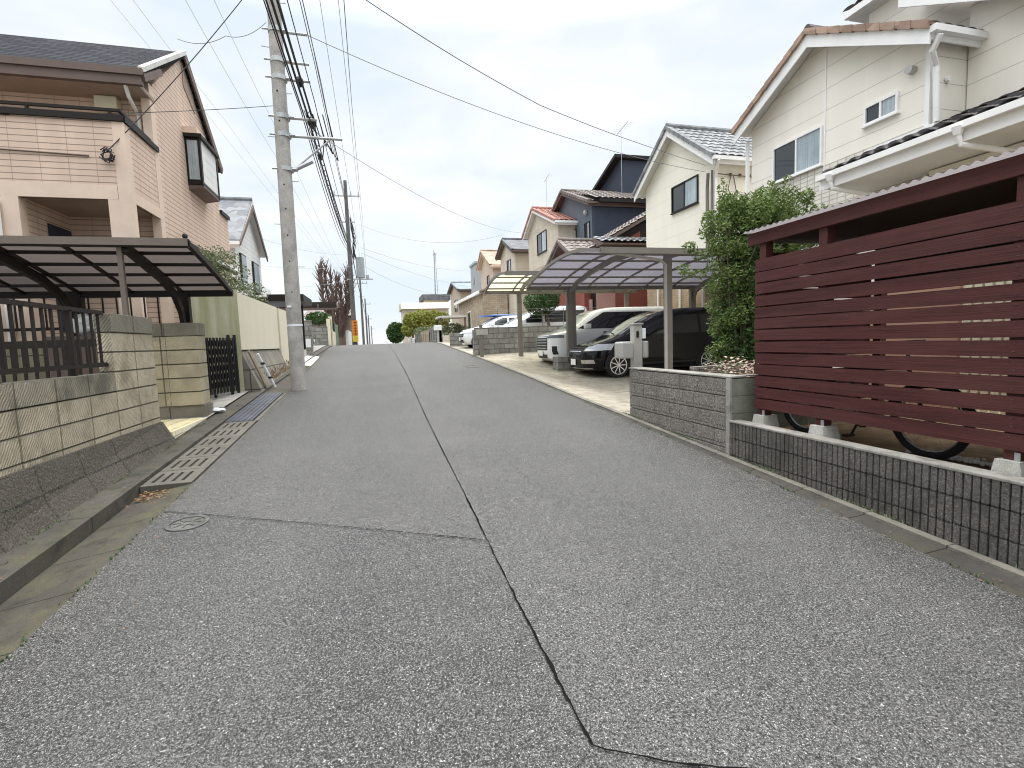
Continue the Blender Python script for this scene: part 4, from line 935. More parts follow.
# ================================================================== VANS
def make_van(name, label, group, lv, paint, L=4.7, front='sport', glassx=(-1.0, 2.1), wz=(1.08,1.62), pil=(.25,1.25), npow=5.0, wheelx=(-1.42,1.40), wr=.325, spokes=9):
    """local frame: nose towards -x, near side -y, origin on the ground under the centre"""
    t = thing(name, label, 'van', (0,0,0), group)
    zs = [l[0] for l in lv]
    def at(z):
        if z <= zs[0]: return lv[0][1:]
        for i in range(len(lv)-1):
            if z <= zs[i+1]:
                p0, p1, p2, p3 = lv[max(i-1,0)], lv[i], lv[i+1], lv[min(i+2,len(lv)-1)]; f = (z-zs[i])/(zs[i+1]-zs[i])
                return tuple(b+(c-b)*f for b, c in zip(p1[1:], p2[1:]))
        return lv[-1][1:]
    def pt(z, th, off=0):
        xf, xr, hw = at(z); cx = (xf+xr)/2; a = (xr-xf)/2+off; b = hw+off; c, s = math.cos(th), math.sin(th); e = 2/npow
        return (cx+a*math.copysign(abs(c)**e, c), b*math.copysign(abs(s)**e, s), z)
    Z = []
    for a, b in zip(zs, zs[1:]):
        m = max(1, int((b-a)/.05)); Z += [a+(b-a)*i/m for i in range(m)]
    Z.append(zs[-1]); n = 72
    # parametrise angles so that points crowd the corners
    TH = [2*math.pi*i/n for i in range(n)]
    mb = MB(); vs = [pt(z, th) for z in Z for th in TH]
    fs = [(j*n+i, j*n+(i+1)%n, (j+1)*n+(i+1)%n, (j+1)*n+i) for j in range(len(Z)-1) for i in range(n)]
    fs += [tuple(range(n)), tuple((len(Z)-1)*n+i for i in range(n))]
    mb.add(vs, fs); body = mb.build('body', paint, t, smooth='auto', world=False)
    def side_y(x, z, off=0):
        xf, xr, hw = at(z); cx = (xf+xr)/2; a = (xr-xf)/2; q = min(1, abs((x-cx)/a)); return (hw)*(1-q**npow)**(1/npow)+off
    def front_x(y, z, off=0):
        xf, xr, hw = at(z); cx = (xf+xr)/2; a = (xr-xf)/2; q = min(.999, abs(y/hw)); return cx-a*(1-q**npow)**(1/npow)-off
    def side_patch(xa, xb, za, zb, sgn, mat, nm, par=None, off=.006, xa2=None, xb2=None, nu=10, nv=5):
        xa2 = xa if xa2 is None else xa2; xb2 = xb if xb2 is None else xb2; m_ = MB()
        def fn(u, v):
            z = za+(zb-za)*v; x0_ = xa+(xa2-xa)*v; x1_ = xb+(xb2-xb)*v; x = x0_+(x1_-x0_)*u; return (x, sgn*side_y(x, z, off), z)
        m_.grid(fn, nu, nv); return m_.build(nm, mat, par or t, smooth=True, world=False)
    def front_patch(ya, yb, za, zb, mat, nm, par=None, off=.006, ya2=None, yb2=None, nu=12, nv=6):
        ya2 = ya if ya2 is None else ya2; yb2 = yb if yb2 is None else yb2; m_ = MB()
        def fn(u, v):
            z = za+(zb-za)*v; a_ = ya+(ya2-ya)*v; b_ = yb+(yb2-yb)*v; y = a_+(b_-a_)*u; return (front_x(y, z, off), y, z)
        m_.grid(fn, nu, nv); return m_.build(nm, mat, par or t, smooth=True, world=False)
    hwf = at(wz[0])[2]
    ws = front_patch(-hwf*.86, hwf*.86, wz[0]+.03, wz[1], 'windscreen', 'windscreen', ya2=-hwf*.74, yb2=hwf*.74)
    mb = MB(); mb.bar((front_x(.1,wz[0]+.03)-.02,-.45,wz[0]+.05),(front_x(0,wz[0]+.1)-.02,.05,wz[0]+.10),.015,.015); mb.build('wiper', 'black', ws, world=False)
    xg0 = at(wz[0])[0]; xg1 = at(wz[1])[0]
    for sgn in (-1, 1):
        a, b = xg0+.30, xg1+.30
        if front == 'box': side_patch(a-.04, glassx[1]+.03, wz[0]+.0, wz[1]-.035, sgn, 'black', 'window_surround', off=.003, xa2=b-.02, xb2=glassx[1]-.08, nu=20)
        side_patch(a, pil[0]-.05, wz[0]+.02, wz[1]-.05, sgn, 'carglass', 'side_window', xa2=b)
        side_patch(pil[0]+.04, pil[1]-.04, wz[0]+.02, wz[1]-.05, sgn, 'carglass', 'side_window')
        side_patch(pil[1]+.04, glassx[1], wz[0]+.02, wz[1]-.05, sgn, 'carglass', 'side_window', xb2=glassx[1]-.12)
        for xw in wheelx:
            mb = MB(); yo = at(.4)[2]
            N = 28; ys_in, ys_out = yo-.16, yo+.012
            # arch: dark ring slightly proud of the body side
            vs = []
            for k in range(N+1):
                a_ = R(-12)+R(204)*k/N; vs += [(xw+(wr+.055)*math.cos(a_), sgn*(yo+.004), wr+(wr+.055)*math.sin(a_)), (xw, sgn*(yo+.004), wr*.6)]
            mb.add(vs, [(2*k, 2*k+2, 2*k+1) for k in range(N)]); mb.build('wheel_arch', 'black', t, world=False, fix=False)
            mb = MB(); mb.tube([(xw, sgn*(yo-.16), wr), (xw, sgn*(yo-.005), wr), (xw, sgn*(yo+.012), wr)], [wr, wr, wr*.95], 32); w_ = mb.build('wheel', 'rubber', t, smooth='auto', world=False)
            mb = MB(); 
            rr = wr*.74
            vs = []
            for k in range(32):
                a_ = 2*math.pi*k/32
                for r_, yy in ((rr, yo+.018), (rr*.90, yo+.018), (rr*.88, yo-.02)): vs.append((xw+r_*math.cos(a_), sgn*yy, wr+r_*math.sin(a_)))
            mb.add(vs, [(3*k, 3*k+1, 3*((k+1)%32)+1, 3*((k+1)%32)) for k in range(32)]+[(3*k+1, 3*k+2, 3*((k+1)%32)+2, 3*((k+1)%32)+1) for k in range(32)])
            for k in range(spokes):
                a_ = 2*math.pi*k/spokes; mb.bar((xw+.03*math.cos(a_), sgn*(yo+.016), wr+.03*math.sin(a_)), (xw+rr*.93*math.cos(a_), sgn*(yo+.018), wr+rr*.93*math.sin(a_)), .024, .012, (0,1,0))
            mb.tube([(xw, sgn*(yo+.01), wr), (xw, sgn*(yo+.026), wr)], .045, 12)
            mb.build('rim', 'chrome', w_, world=False)
            mb = MB(); mb.tube([(xw, sgn*(yo+.004), wr), (xw, sgn*(yo+.013), wr)], rr*.9, 24); mb.build('brake_disc', 'black', w_, world=False)
        mb = MB(); mb.bbox(xg0+.42, xg0+.62, sgn*(hwf+.03), sgn*(hwf+.22), wz[0]+.0, wz[0]+.15, .03); mr_ = mb.build('mirror', paint, t, smooth=True, world=False)
        for x in (pil[0]-.22, pil[0]+.28):
            mb = MB(); mb.bar((x, sgn*(side_y(x,.93)+.02), .95), (x+.17, sgn*(side_y(x,.93)+.02), .95), .02, .03); mb.build('door_handle', paint, t, world=False)
        # door seams
        mb = MB()
        for x in (xg0+.42, pil[0], pil[1]+.15): 
            mb.bar((x, sgn*(side_y(x,.4)+.001), .40), (x, sgn*(side_y(x,wz[0])+.001), wz[0]), .008, .006)
        mb.bar((-1.0, sgn*(side_y(-1,.35)+.003), .36), (1.0, sgn*(side_y(1,.35)+.003), .36), .03, .05)
        mb.build('door_seam', 'black', t, world=False)
    if front == 'sport':
        for sgn in (-1, 1):
            h = side_patch(-2.16, -1.62, .74, .90, sgn, 'lamp', 'headlight', xa2=-2.0, xb2=-1.50, off=.008)
            front_patch(sgn*.50, sgn*.80, .73, .85, 'lamp', 'headlight', off=.008)
            front_patch(sgn*.46, sgn*.74, .40, .50, 'chrome', 'fog_lamp', off=.012); 
        front_patch(-.48, .48, .68, .84, 'black', 'grille'); front_patch(-.52, .52, .80, .84, 'chrome', 'grille_bar', off=.02); front_patch(-.40, .40, .71, .735, 'chrome', 'grille_bar', off=.02)
        front_patch(-.70, .70, .30, .54, 'black', 'lower_grille', off=.004); front_patch(-.78, .78, .25, .285, 'chrome', 'bumper_lip', off=.02)
        pz = .44
    elif front == 'box':
        front_patch(-.52, .52, .56, 1.0, 'black', 'grille')
        for z in (.60,.69,.78,.87,.95): front_patch(-.50, .50, z, z+.035, 'cars_', 'grille_bar', off=.02)
        for sgn in (-1, 1):
            side_patch(-2.22, -1.85, .93, 1.02, sgn, 'lampd', 'headlight', off=.008)
            front_patch(sgn*.54, sgn*.80, .93, 1.03, 'lampd', 'headlight', off=.008)
            front_patch(sgn*.69, sgn*.77, .42, .68, 'black', 'bumper_vent', off=.008)
        front_patch(-.45, .45, .30, .42, 'black', 'lower_grille', off=.006)
        pz = .46
    else:
        front_patch(-.55, .55, .55, .70, 'black', 'grille'); front_patch(-.5, .5, .60, .63, 'chrome', 'grille_bar', off=.015)
        for sgn in (-1, 1):
            side_patch(-1.85, -1.55, .72, .86, sgn, 'lamp', 'headlight', off=.008); front_patch(sgn*.5, sgn*.76, .70, .84, 'lamp', 'headlight', off=.008)
        front_patch(-.5, .5, .28, .42, 'black', 'lower_grille', off=.006)
        pz = .46
    xp = front_x(0, pz)-.03
    mb = MB(); mb.box(xp-.012, xp, -.165, .165, pz-.08, pz+.08); p_ = mb.build('licence_plate', 'plate', t, world=False)
    side_patch(-1.1, 1.15, .21, .26, -1, 'black', 'sill', off=.01)
    return t
lv_black = [(.20,-2.16,2.28,.80),(.30,-2.30,2.34,.845),(.50,-2.36,2.37,.86),(.68,-2.34,2.38,.865),(.80,-2.24,2.38,.865),(.88,-2.08,2.37,.86),(.96,-1.82,2.37,.855),(1.04,-1.55,2.36,.85),(1.10,-1.36,2.35,.84),(1.28,-1.02,2.32,.80),(1.45,-.68,2.29,.76),(1.60,-.34,2.24,.725),(1.70,-.02,2.2,.69),(1.76,.25,2.12,.64),(1.80,.6,2.0,.56),(1.815,1.0,1.8,.4)]
lv_white = [(.20,-2.15,2.28,.78),(.30,-2.28,2.33,.84),(.55,-2.33,2.36,.86),(.92,-2.32,2.37,.865),(1.03,-2.27,2.37,.86),(1.09,-2.10,2.37,.855),(1.14,-1.84,2.36,.85),(1.19,-1.64,2.36,.845),(1.35,-1.36,2.35,.82),(1.55,-1.08,2.32,.79),(1.72,-.80,2.28,.765),(1.80,-.58,2.22,.73),(1.85,-.3,2.1,.66),(1.875,.2,1.7,.45)]
lv_small = [(.20,-1.80,1.85,.74),(.32,-1.93,1.93,.80),(.55,-1.98,1.96,.82),(.75,-1.93,1.97,.82),(.88,-1.74,1.96,.81),(.98,-1.30,1.94,.80),(1.04,-1.05,1.92,.79),(1.25,-.68,1.84,.74),(1.42,-.36,1.75,.69),(1.50,-.05,1.62,.62),(1.54,.35,1.35,.45)]
VB = make_van('black_van', 'black minivan parked nose to the road under the big carport', None, lv_black, 'carb', wz=(1.10,1.66), pil=(.10,1.15), wr=.34)
VB.location = (7.74, 13.15, .42); VB.scale = (1, 1, 1.04); VB.rotation_euler = (0, 0, R(0))
VW = make_van('white_van', 'white minivan with chrome grille parked beyond the black minivan', None, lv_white, 'carw', front='box', wz=(1.19,1.74), pil=(-.05,1.0), npow=6)
VW.location = (7.55, 15.5, .63)
VS = make_van('silver_van', 'white minivan with slanting nose behind the grey block wall', None, lv_black, 'carw', wz=(1.10,1.66), pil=(.1,1.15))
VS.location = (6.75, 20.7, 1.12)
VC = make_van('small_car', 'white compact car with blue roof cover, farthest of the cars on the right', None, lv_small, 'carw', front='small', wz=(1.02,1.42), pil=(.2,1.0), glassx=(-1,1.5), wheelx=(-1.25,1.22), wr=.30)
VC['category'] = 'car'; VC.location = (5.85, 23.4, 1.22)
mb = MB(); mb.grid(lambda u, v: (4.9+1.9*u, 22.75+1.3*v, 2.74+.05*math.sin(u*3.1)*math.sin(v*3.1)), 8, 6); mb.box(4.9,6.8,22.75,24.05,2.70,2.735)
tag(mb.build('blue_sheet', 'blue', smooth=True), 'blue cover sheet lying on the roof of the farthest white car', 'sheet')

# right carports
pc = [(14.35,3.09),(13.9,3.24),(12.9,3.40),(11.7,3.52),(10.5,3.50),(9.3,3.30)]
def cport(nm, lb, x0, x1, pc, nr, npu, panel, posts, arms): return carport(nm, lb, x0, x1, pc, nr, npu, 'taupe', panel, posts, arms)
ar = []
for x in (5.72, 10.0):
    ar.append([(x,14.22,2.6),(x,14.1,2.9),(x,13.6,3.12),(x,12.6,3.30),(x,11.4,3.42),(x,10.2,3.40)])
CP1 = cport('carport', 'large curved grey carport with smoked panels over the black minivan', 4.45, 10.3, pc, 6, 7, 'purple', [(5.72,14.25,.40,3.04,.17),(5.88,14.3,.40,3.05,.12),(10.0,14.25,.4,3.04,.17),(6.42,10.05,.3,3.38,.15)], ar)
MB().bbox(5.22,5.80,14.0,14.45,.3,1.0,.01).build('post_base', 'wallgrey', CP1)
MB().tube([(6.32,9.98,.3),(6.32,9.98,3.1),(6.2,10.0,3.2),(4.9,10.0,3.36)], .035, 8).build('drainpipe', 'taupel', CP1)
pc2 = [(17.45,3.28),(17.1,3.42),(16.3,3.58),(15.4,3.64),(14.5,3.56)]
ar = [[(x,17.3,2.9),(x,17.2,3.2),(x,16.6,3.42),(x,15.6,3.54),(x,14.6,3.50)] for x in (5.06, 9.3)]
CP2 = cport('carport', 'smaller curved carport with milky yellow panels over the white minivan', 3.86, 9.8, pc2, 6, 5, 'yellow', [(5.06,17.35,.8,3.25,.15),(9.3,17.35,.8,3.25,.15)], ar)

# grey block wall + small post + chain fence
t = tag(MB().box(3.66,9.6,18.72,18.86,.8,2.06).box(3.60,3.74,18.6,18.88,.7,2.0).build('block_wall', 'wallgrey'), 'long grey weathered block wall between the driveway and the parked white cars', 'wall')
t = thing('gate_post', 'small grey post with pale nameplate at the end of the block wall', 'post', (3.75,17.9,.95)); MB().bbox(3.68,3.80,17.85,17.97,.8,2.15,.008).build('post', 'taupe', t); MB().box(3.55,3.98,17.82,17.85,1.78,1.98).build('nameplate', 'alu', t)
t = thing('wire_fence', 'thin wire fence above the grey block wall', 'fence', (7,18.8,2.06))
mb = MB()
for x in [4.6+i*.9 for i in range(6)]: mb.tube([(x,18.79,2.06),(x,18.79,2.75)], .012, 5)
for z in (2.2,2.35,2.5,2.65,2.74): mb.tube([(4.6,18.79,z),(9.6,18.79,z)], .005, 4)
mb.build('wires', 'taupe', t)
tag(MB().box(3.62,9,24.9,25.04,1.0,2.0).build('block_wall', 'wallgrey'), 'short dark block wall just beyond the farthest white car', 'wall')
# evergreen behind the cars
t = thing('garden_tree', 'small dark evergreen tree behind the block wall under the milky carport', 'tree', (7.0,19.9,1.1))
MB().tube([(6.85,19.4,1.1),(6.9,19.4,2.0),(6.75,19.4,2.8)], [.09,.07,.04], 8).build('trunk', 'bark', t)
leaf_cloud([(6.6,19.4,3.05,.75,.6,.5),(6.9,19.4,3.3,.5,.5,.5),(6.4,19.4,2.75,.4,.4,.35)], 4200, .10, 'leafD', 'crown', t, .5, 11)

# ================================================================== HOUSES
def tiles(mb, p0, eave, up, nc, nr, amp=.035, step=.03, nrm=(0,0,1)):
    """wavy tiled slope: p0 eave corner, eave vector, up-slope vector"""
    p0, e, u = Vector(p0), Vector(eave), Vector(up); n = e.cross(u).normalized()
    if n.z < 0: n = -n
    vs = []; q = 6; cols = nc*q; rows = []
    for r in range(nr): rows += [(r/nr, 0.0), ((r+.97)/nr, -step)]
    for (v, h) in rows:
        for i in range(cols+1):
            uu = i/cols; w = amp*(abs(math.sin(uu*nc*math.pi))**.7); vs.append(p0+e*uu+u*v+n*(w+step+h))
    m_ = cols+1; fs = [(j*m_+i, j*m_+i+1, (j+1)*m_+i+1, (j+1)*m_+i) for j in range(len(rows)-1) for i in range(cols)]
    mb.add(vs, fs)
def win(parent, plane, y0, y1, z0, z1, frame='white', dirx=-1, left='glassd', right='glassl', ax='x'):
    """sliding window on the plane; ax x: plane X=const (street side), ax y: plane Y=const facing the camera"""
    d = .05*dirx; f = .045
    def bx_(m_, a0, a1, b0, b1, c0, c1):
        if ax == 'x': m_.box(plane+a0*dirx, plane+a1*dirx, b0, b1, c0, c1)
        else: m_.box(b0, b1, plane+a0*dirx, plane+a1*dirx, c0, c1)
    m_ = MB(); ym = (y0+y1)/2
    bx_(m_, -.02,.05,y0,y1,z0,z0+f); bx_(m_, -.02,.05,y0,y1,z1-f,z1); bx_(m_, -.02,.05,y0,y0+f,z0+f,z1-f); bx_(m_, -.02,.05,y1-f,y1,z0+f,z1-f); bx_(m_, -.02,.045,ym-.02,ym+.02,z0+f,z1-f); bx_(m_, -.02,.08,y0-.03,y1+.03,z0-.03,z0)
    w_ = m_.build('window', frame, parent)
    m_ = MB(); bx_(m_, -.01,.015,ym+.02,y1-f,z0+f,z1-f); m_.build('pane', left, w_)
    m_ = MB(); bx_(m_, -.01,.02,y0+f,ym-.02,z0+f,z1-f); m_.build('pane', right, w_)
    return w_
def gable_house(name, label, X0, X1, ya, yr, yb, zg, za, zr, zb, wall, roof, trim='white', oh=.35, ov=.30, tile=True, cap=None, lower=None, amp=.035, bh=.10):
    """ridge runs away from the street (along X); gable faces the street. ya near wall, yr ridge, yb far wall"""
    t = thing(name, label, 'house', ((X0+X1)/2, yr, zg))
    sA = (zr-za)/(yr-ya); sB = (zr-zb)/(yb-yr)
    if lower:
        lz, lm = lower; MB().prism([(ya,lz),(yb,lz),(yb,zb),(yr,zr),(ya,za)], 'x', X0, X1).build('wall', wall, t); MB().box(X0+.01,X1,ya+.01,yb-.01,zg-.5,lz).build('lower_wall', lm, t)
    else: MB().prism([(ya,zg-.5),(yb,zg-.5),(yb,zb),(yr,zr),(ya,za)], 'x', X0, X1).build('wall', wall, t)
    x0, x1 = X0-oh, X1+oh; yA, zA = ya-ov, za-ov*sA; yB, zB = yb+ov, zb-ov*sB
    mb = MB().use(trim if trim != 'white' else 'soffit')
    mb.hexa([(x0+.03,yA,zA+.02),(x1,yA,zA+.02),(x1,yr,zr+.02),(x0+.03,yr,zr+.02),(x0+.03,yA,zA+.12),(x1,yA,zA+.12),(x1,yr,zr+.12),(x0+.03,yr,zr+.12)])
    mb.hexa([(x0+.03,yr,zr+.02),(x1,yr,zr+.02),(x1,yB,zB+.02),(x0+.03,yB,zB+.02),(x0+.03,yr,zr+.12),(x1,yr,zr+.12),(x1,yB,zB+.12),(x0+.03,yB,zB+.12)])
    rf = mb.build('roof', None, t)
    mb = MB()
    for (yy, zz) in ((yA, zA), (yB, zB)):
        if tile: tiles(mb, (x0-.04, yy, zz+.12), (x1-x0, 0, 0), (0, yr-yy, zr-zz), max(4, int((x1-x0)/.28)), max(4, int(abs(yr-yy)/.3)), amp)
        else: mb.hexa([(x0-.04,yy,zz+.125),(x1,yy,zz+.125),(x1,yr,zr+.125),(x0-.04,yr,zr+.125),(x0-.04,yy,zz+.17),(x1,yy,zz+.17),(x1,yr,zr+.17),(x0-.04,yr,zr+.17)])
    mb.build('tiles', roof, rf, fix=False)
    mb = MB()
    for (yy, zz) in ((yA, zA), (yB, zB)):
        mb.add([(x0,yy,zz-bh),(x0,yr,zr-bh),(x0,yr,zr+.13),(x0,yy,zz+.13),(x0+.03,yy,zz-bh),(x0+.03,yr,zr-bh),(x0+.03,yr,zr+.13),(x0+.03,yy,zz+.13)], [(0,1,2,3),(4,7,6,5),(0,4,5,1),(3,2,6,7),(0,3,7,4),(1,5,6,2)])
    mb.build('barge_board', trim, rf)
    mb = MB(); mb.box(x0+.0,x1,yA-.11,yA,zA-.02,zA+.09); mb.box(x0+.05,x1,yA+.0,yA+.03,zA-.12,zA+.10); mb.build('gutter', trim, rf)
    mb = MB(); sgn = 1
    for (yy, zz) in ((yA, zA), (yB, zB)):
        m_ = max(4, int(abs(yr-yy)/.27))
        for i in range(m_):
            a, b = i/m_, (i+1)/m_
            p = (yy+(yr-yy)*a, zz+(zr-zz)*a+.15); q = (yy+(yr-yy)*b, zz+(zr-zz)*b+.17)
            mb.add([(x0-.07,p[0],p[1]-.10),(x0+.14,p[0],p[1]-.10),(x0+.14,p[0],p[1]+.05),(x0-.07,p[0],p[1]+.05),(x0-.06,q[0],q[1]-.10),(x0+.13,q[0],q[1]-.10),(x0+.13,q[0],q[1]+.02),(x0-.06,q[0],q[1]+.02)], [(0,1,2,3),(7,6,5,4),(0,4,5,1),(1,5,6,2),(2,6,7,3),(3,7,4,0)])
    mb.build('verge_tiles', cap or roof, rf)
    mb = MB(); mb.tube([(x0+.0,yr,zr+.19),(x1,yr,zr+.19)], .09, 8); mb.build('ridge_cap', roof, rf)
    return t, (x0, x1, yA, zA, yB, zB)

# House A: the cream house behind the shelter
HA, ra = gable_house('cream_house', 'big cream panelled house with white soffits above the maroon screen', 10.0, 14.5, 7.12, 9.50, 11.62, .5, 6.74, 7.98, 6.88, 'creamA', 'dark_tile', 'white', .40, .22, True, 'brown_tile', bh=.20)
MB().box(9.985,9.999,7.125,11.55,3.6,5.22).build('tile_band', 'tileA', HA)
win(HA, 10.0, 9.40, 10.85, 5.25, 6.12); win(HA, 10.0, 7.70, 8.40, 5.66, 6.05)
mb = MB(); mb.bar((9.975,7.16,3.2),(9.975,7.16,6.66),.05,.08); mb.build('corner_trim', 'white', HA); mb = MB(); mb.bar((9.99,9.35,4.9),(9.99,9.35,7.7),.015,.03,(0,1,0)); mb.build('panel_joint_cover', 'white', HA)
mb = MB(); mb.tube([(9.72,6.80,6.55),(9.75,6.95,6.35),(9.95,7.02,6.15),(10.0,7.02,5.2)], .05, 8); mb.build('downpipe', 'white', HA); mb = MB(); mb.tube([(9.95,11.72,6.6),(9.95,11.72,3.0)], .05, 8); mb.build('downpipe', 'white', HA)
mb = MB(); mb.tube([(10.0,7.45,6.30),(9.86,7.45,6.30)], .075, 12); mb.build('vent_cowl', 'alu', HA)
mb = MB(); mb.tube([(9.98+.35,7.10,6.0),(9.98+.35,7.05,6.0)], .05, 8); mb.build('wall_cap', 'white', HA)
# main body to the right (nearer) and its upper gable
MB().prism([(-1,.3),(7.10,.3),(7.10,7.35),(3.6,7.35),(-1,7.35)], 'x', 10.85, 16).build('main_wall', 'creamA', HA)
MB().box(11.18,16,-1,9.35,6.4,8.66).build('upper_wall', 'creamA', HA)
def slope(mb, x0, x1, a, b, th):   # a,b = (y,z)
    mb.hexa([(x0,a[0],a[1]),(x1,a[0],a[1]),(x1,b[0],b[1]),(x0,b[0],b[1]),(x0,a[0],a[1]+th),(x1,a[0],a[1]+th),(x1,b[0],b[1]+th),(x0,b[0],b[1]+th)])
mb = MB(); mb.hexa([(10.93,-1,8.58),(16,-1,8.62),(16,9.65,8.62),(10.93,9.65,8.58),(10.93,-1,8.72),(16,-1,11.2),(16,9.65,11.2),(10.93,9.65,8.72)]); mu = mb.build('upper_roof', 'soffit', HA)
mb = MB(); mb.box(10.82,10.925,-1,9.68,8.60,8.74); mb.build('gutter', 'white', mu)
mb = MB(); tiles(mb, (10.84,9.72,8.76), (0,-10.5,0), (3.0,0,1.5), 34, 8, .035, .04); mb.build('tiles', 'brn_tile2', mu, fix=False)
mb = MB(); slope(mb, 10.45, 10.50, (8.13,7.88), (3.5,5.42), .26); mb.build('fascia', 'white', HA)
mb = MB(); slope(mb, 10.502, 11.1, (8.13,8.05), (3.5,5.59), .07); mb.build('side_soffit', 'soffit', HA)
# lower lean-to roof
lr = thing('lean_to_roof', 'dark tiled lean-to roof with white gutter between the screen roof and the cream house', 'roof', (9.3, 6, 4.4))
mb = MB(); tiles(mb, (8.72,8.22,4.57), (0,-9.0,0), (1.32,0,.54), 34, 4, .04, .04); mb.build('tiles', 'dark_tile', lr, fix=False)
mb = MB(); tiles(mb, (10.04,7.05,5.11), (0,-8.0,0), (.82,0,.33), 28, 3, .04, .04); mb.build('upper_tiles', 'dark_tile', lr, fix=False)
mb = MB(); mb.box(8.6,8.70,-.8,8.25,4.46,4.56); mb.box(8.70,8.73,-.8,8.25,4.28,4.55); mb.build('gutter', 'white', lr)
mb = MB(); mb.hexa([(8.735,-.8,4.30),(9.98,-.8,4.30),(9.98,8.2,4.30),(8.735,8.2,4.30),(8.735,-.8,4.54),(9.98,-.8,5.04),(9.98,8.2,5.04),(8.735,8.2,4.54)]); mb.build('soffit', 'soffit', lr)
mb = MB(); mb.bar((9.95,8.3,5.12),(9.95,7.0,5.14),.05,.07); mb.bar((8.74,8.22,4.50),(10.0,8.22,5.04),.05,.13); mb.build('flashing', 'white', lr)
for y in (7.95, 5.75):
    mb = MB(); mb.tube([(8.64,y,4.50),(8.64,y,4.38)], [.09,.05], 10); mb.tube([(8.64,y,4.40),(8.68,y-.02,4.24),(9.3,y-.35,4.05),(9.9,y-.5,4.0)], .042, 8); mb.build('downpipe', 'white', lr)
# ground floor wall seen through the slats
tag(MB().box(9.7,10.8,-3,6.9,.4,4.28).box(9.65,9.7,3.6,4.6,.5,2.6).build('ground_floor_wing', 'creamA'), 'cream ground floor wing of the cream house glimpsed through the slats', 'wing')
tag(MB().box(6.62,6.66,4.4,5.7,.5,2.05).box(6.60,6.68,4.32,4.39,.5,2.15).build('garden_door', 'orangetan'), 'reddish brown garden door behind the slatted screen', 'door')
mb = MB()
for i in range(14): mb.box(6.62,6.65,2.9+i*.1,2.97+i*.1,.5,2.2)
mb.box(6.655,6.68,2.88,4.3,.7,2.1)
tag(mb.build('picket_panel', 'cream'), 'cream picket panel behind the right half of the slatted screen', 'panel')

# House B
HB, rb = gable_house('pale_yellow_house', 'pale yellow house with grey tiled roof behind the leafy shrub', 10.5, 17.5, 13.75, 15.9, 17.9, .8, 7.0, 8.55, 7.15, 'creamB', 'grey_tile', 'white', .35, .30, True, 'grey_tile', lower=(3.6,'brickB'), bh=.16)
win(HB, 10.5, 14.6, 16.1, 5.82, 6.72, 'bronze')
MB().tube([(10.3,13.35,6.75),(10.4,13.6,6.5),(10.46,13.68,6.3),(10.46,13.68,3)], .045, 8).build('downpipe', 'white', HB)
MB().tube([(10.38,14.0,3.0),(10.38,14.0,6.1),(10.30,13.85,6.5)], .05, 8).tube([(10.44,13.85,3),(10.44,13.85,6.6)], .03, 6).build('service_pipe', 'taupe', HB)
mb = MB(); 
for i in range(3): mb.ball((11.0+i*.35,13.7,6.45), .05, 6, 5)
mb.tube([(11.0,13.68,6.4),(10.9,13.68,6.0),(11.05,13.68,5.7),(11.2,13.68,5.95),(11.1,13.68,6.4)], .015, 5); mb.tube([(10.4,13.68,6.45),(12,13.68,6.4)], .015, 5); mb.build('cable_hooks', 'brownfascia', HB)
for y in (14.3,15.6,17.0): MB().bar((10.44,y,1.0),(10.44,y,3.4),.06,.06).build('wall_batten', 'white', HB)
# two slim screens of pale posts in front of house B (the rear of the carport)
# red house wing between B and navy
t = thing('red_house', 'low red walled house wing with brown tiled roof behind the carports', 'house', (11,21,1.1))
MB().prism([(9.3,.8),(16,.8),(16,8.6),(9.3,5.35)], 'y', 19.9, 22.0).build('wall', 'darkmetal', t)  # wall coloured near black to stand for shade below the roof slope
MB().box(9.25,13,19.86,19.898,.8,4.4).prism([(10.3,4.9),(11.35,4.9),(11.35,6.05),(10.3,5.5)], 'y', 19.86, 19.898).build('unshaded_red_wall', 'redwall', t)  # red wall colour kept only outside that painted shade
MB().hexa([(9.1,18.9,5.28),(11.6,18.9,5.28),(11.6,19.85,5.28),(9.1,19.85,5.28),(9.1,18.9,5.34),(11.6,18.9,5.34),(11.6,19.85,5.72),(9.1,19.85,5.72)]).build('porch_roof', 'brownfascia', t)
mb = MB(); tiles(mb, (9.1,18.85,5.36), (2.5,0,0), (0,.98,.38), 9, 3, .05, .05); mb.build('porch_tiles', 'grey_tile', t, fix=False)
mb = MB(); mb.hexa([(8.8,19.6,5.05),(16,19.6,8.9),(16,22.2,8.9),(8.8,22.2,5.05),(8.8,19.6,5.2),(16,19.6,9.05),(16,22.2,9.05),(8.8,22.2,5.2)]); r_ = mb.build('roof', 'brownfascia', t)
mb = MB(); tiles(mb, (8.75,19.55,5.2), (0,2.7,0), (7.3,0,3.9), 9, 22, .04); mb.build('tiles', 'brn_tile2', r_, fix=False)
MB().box(9.22,10.1,19.83,19.858,.8,4.3).build('pale_panel', 'pinkwall', t)
MB().box(9.2,9.26,20.3,21.3,1.2,3.2).build('door', 'pinkwall', t)
HR, rr_ = gable_house('red_brown_house', 'small gable with brown tiles below the navy house', 9.0, 13.5, 20.6, 22.6, 24.6, 1.2, 4.9, 6.0, 4.9, 'redwall', 'brn_tile2', 'brownfascia', .4, .3, True, 'brn_tile2')
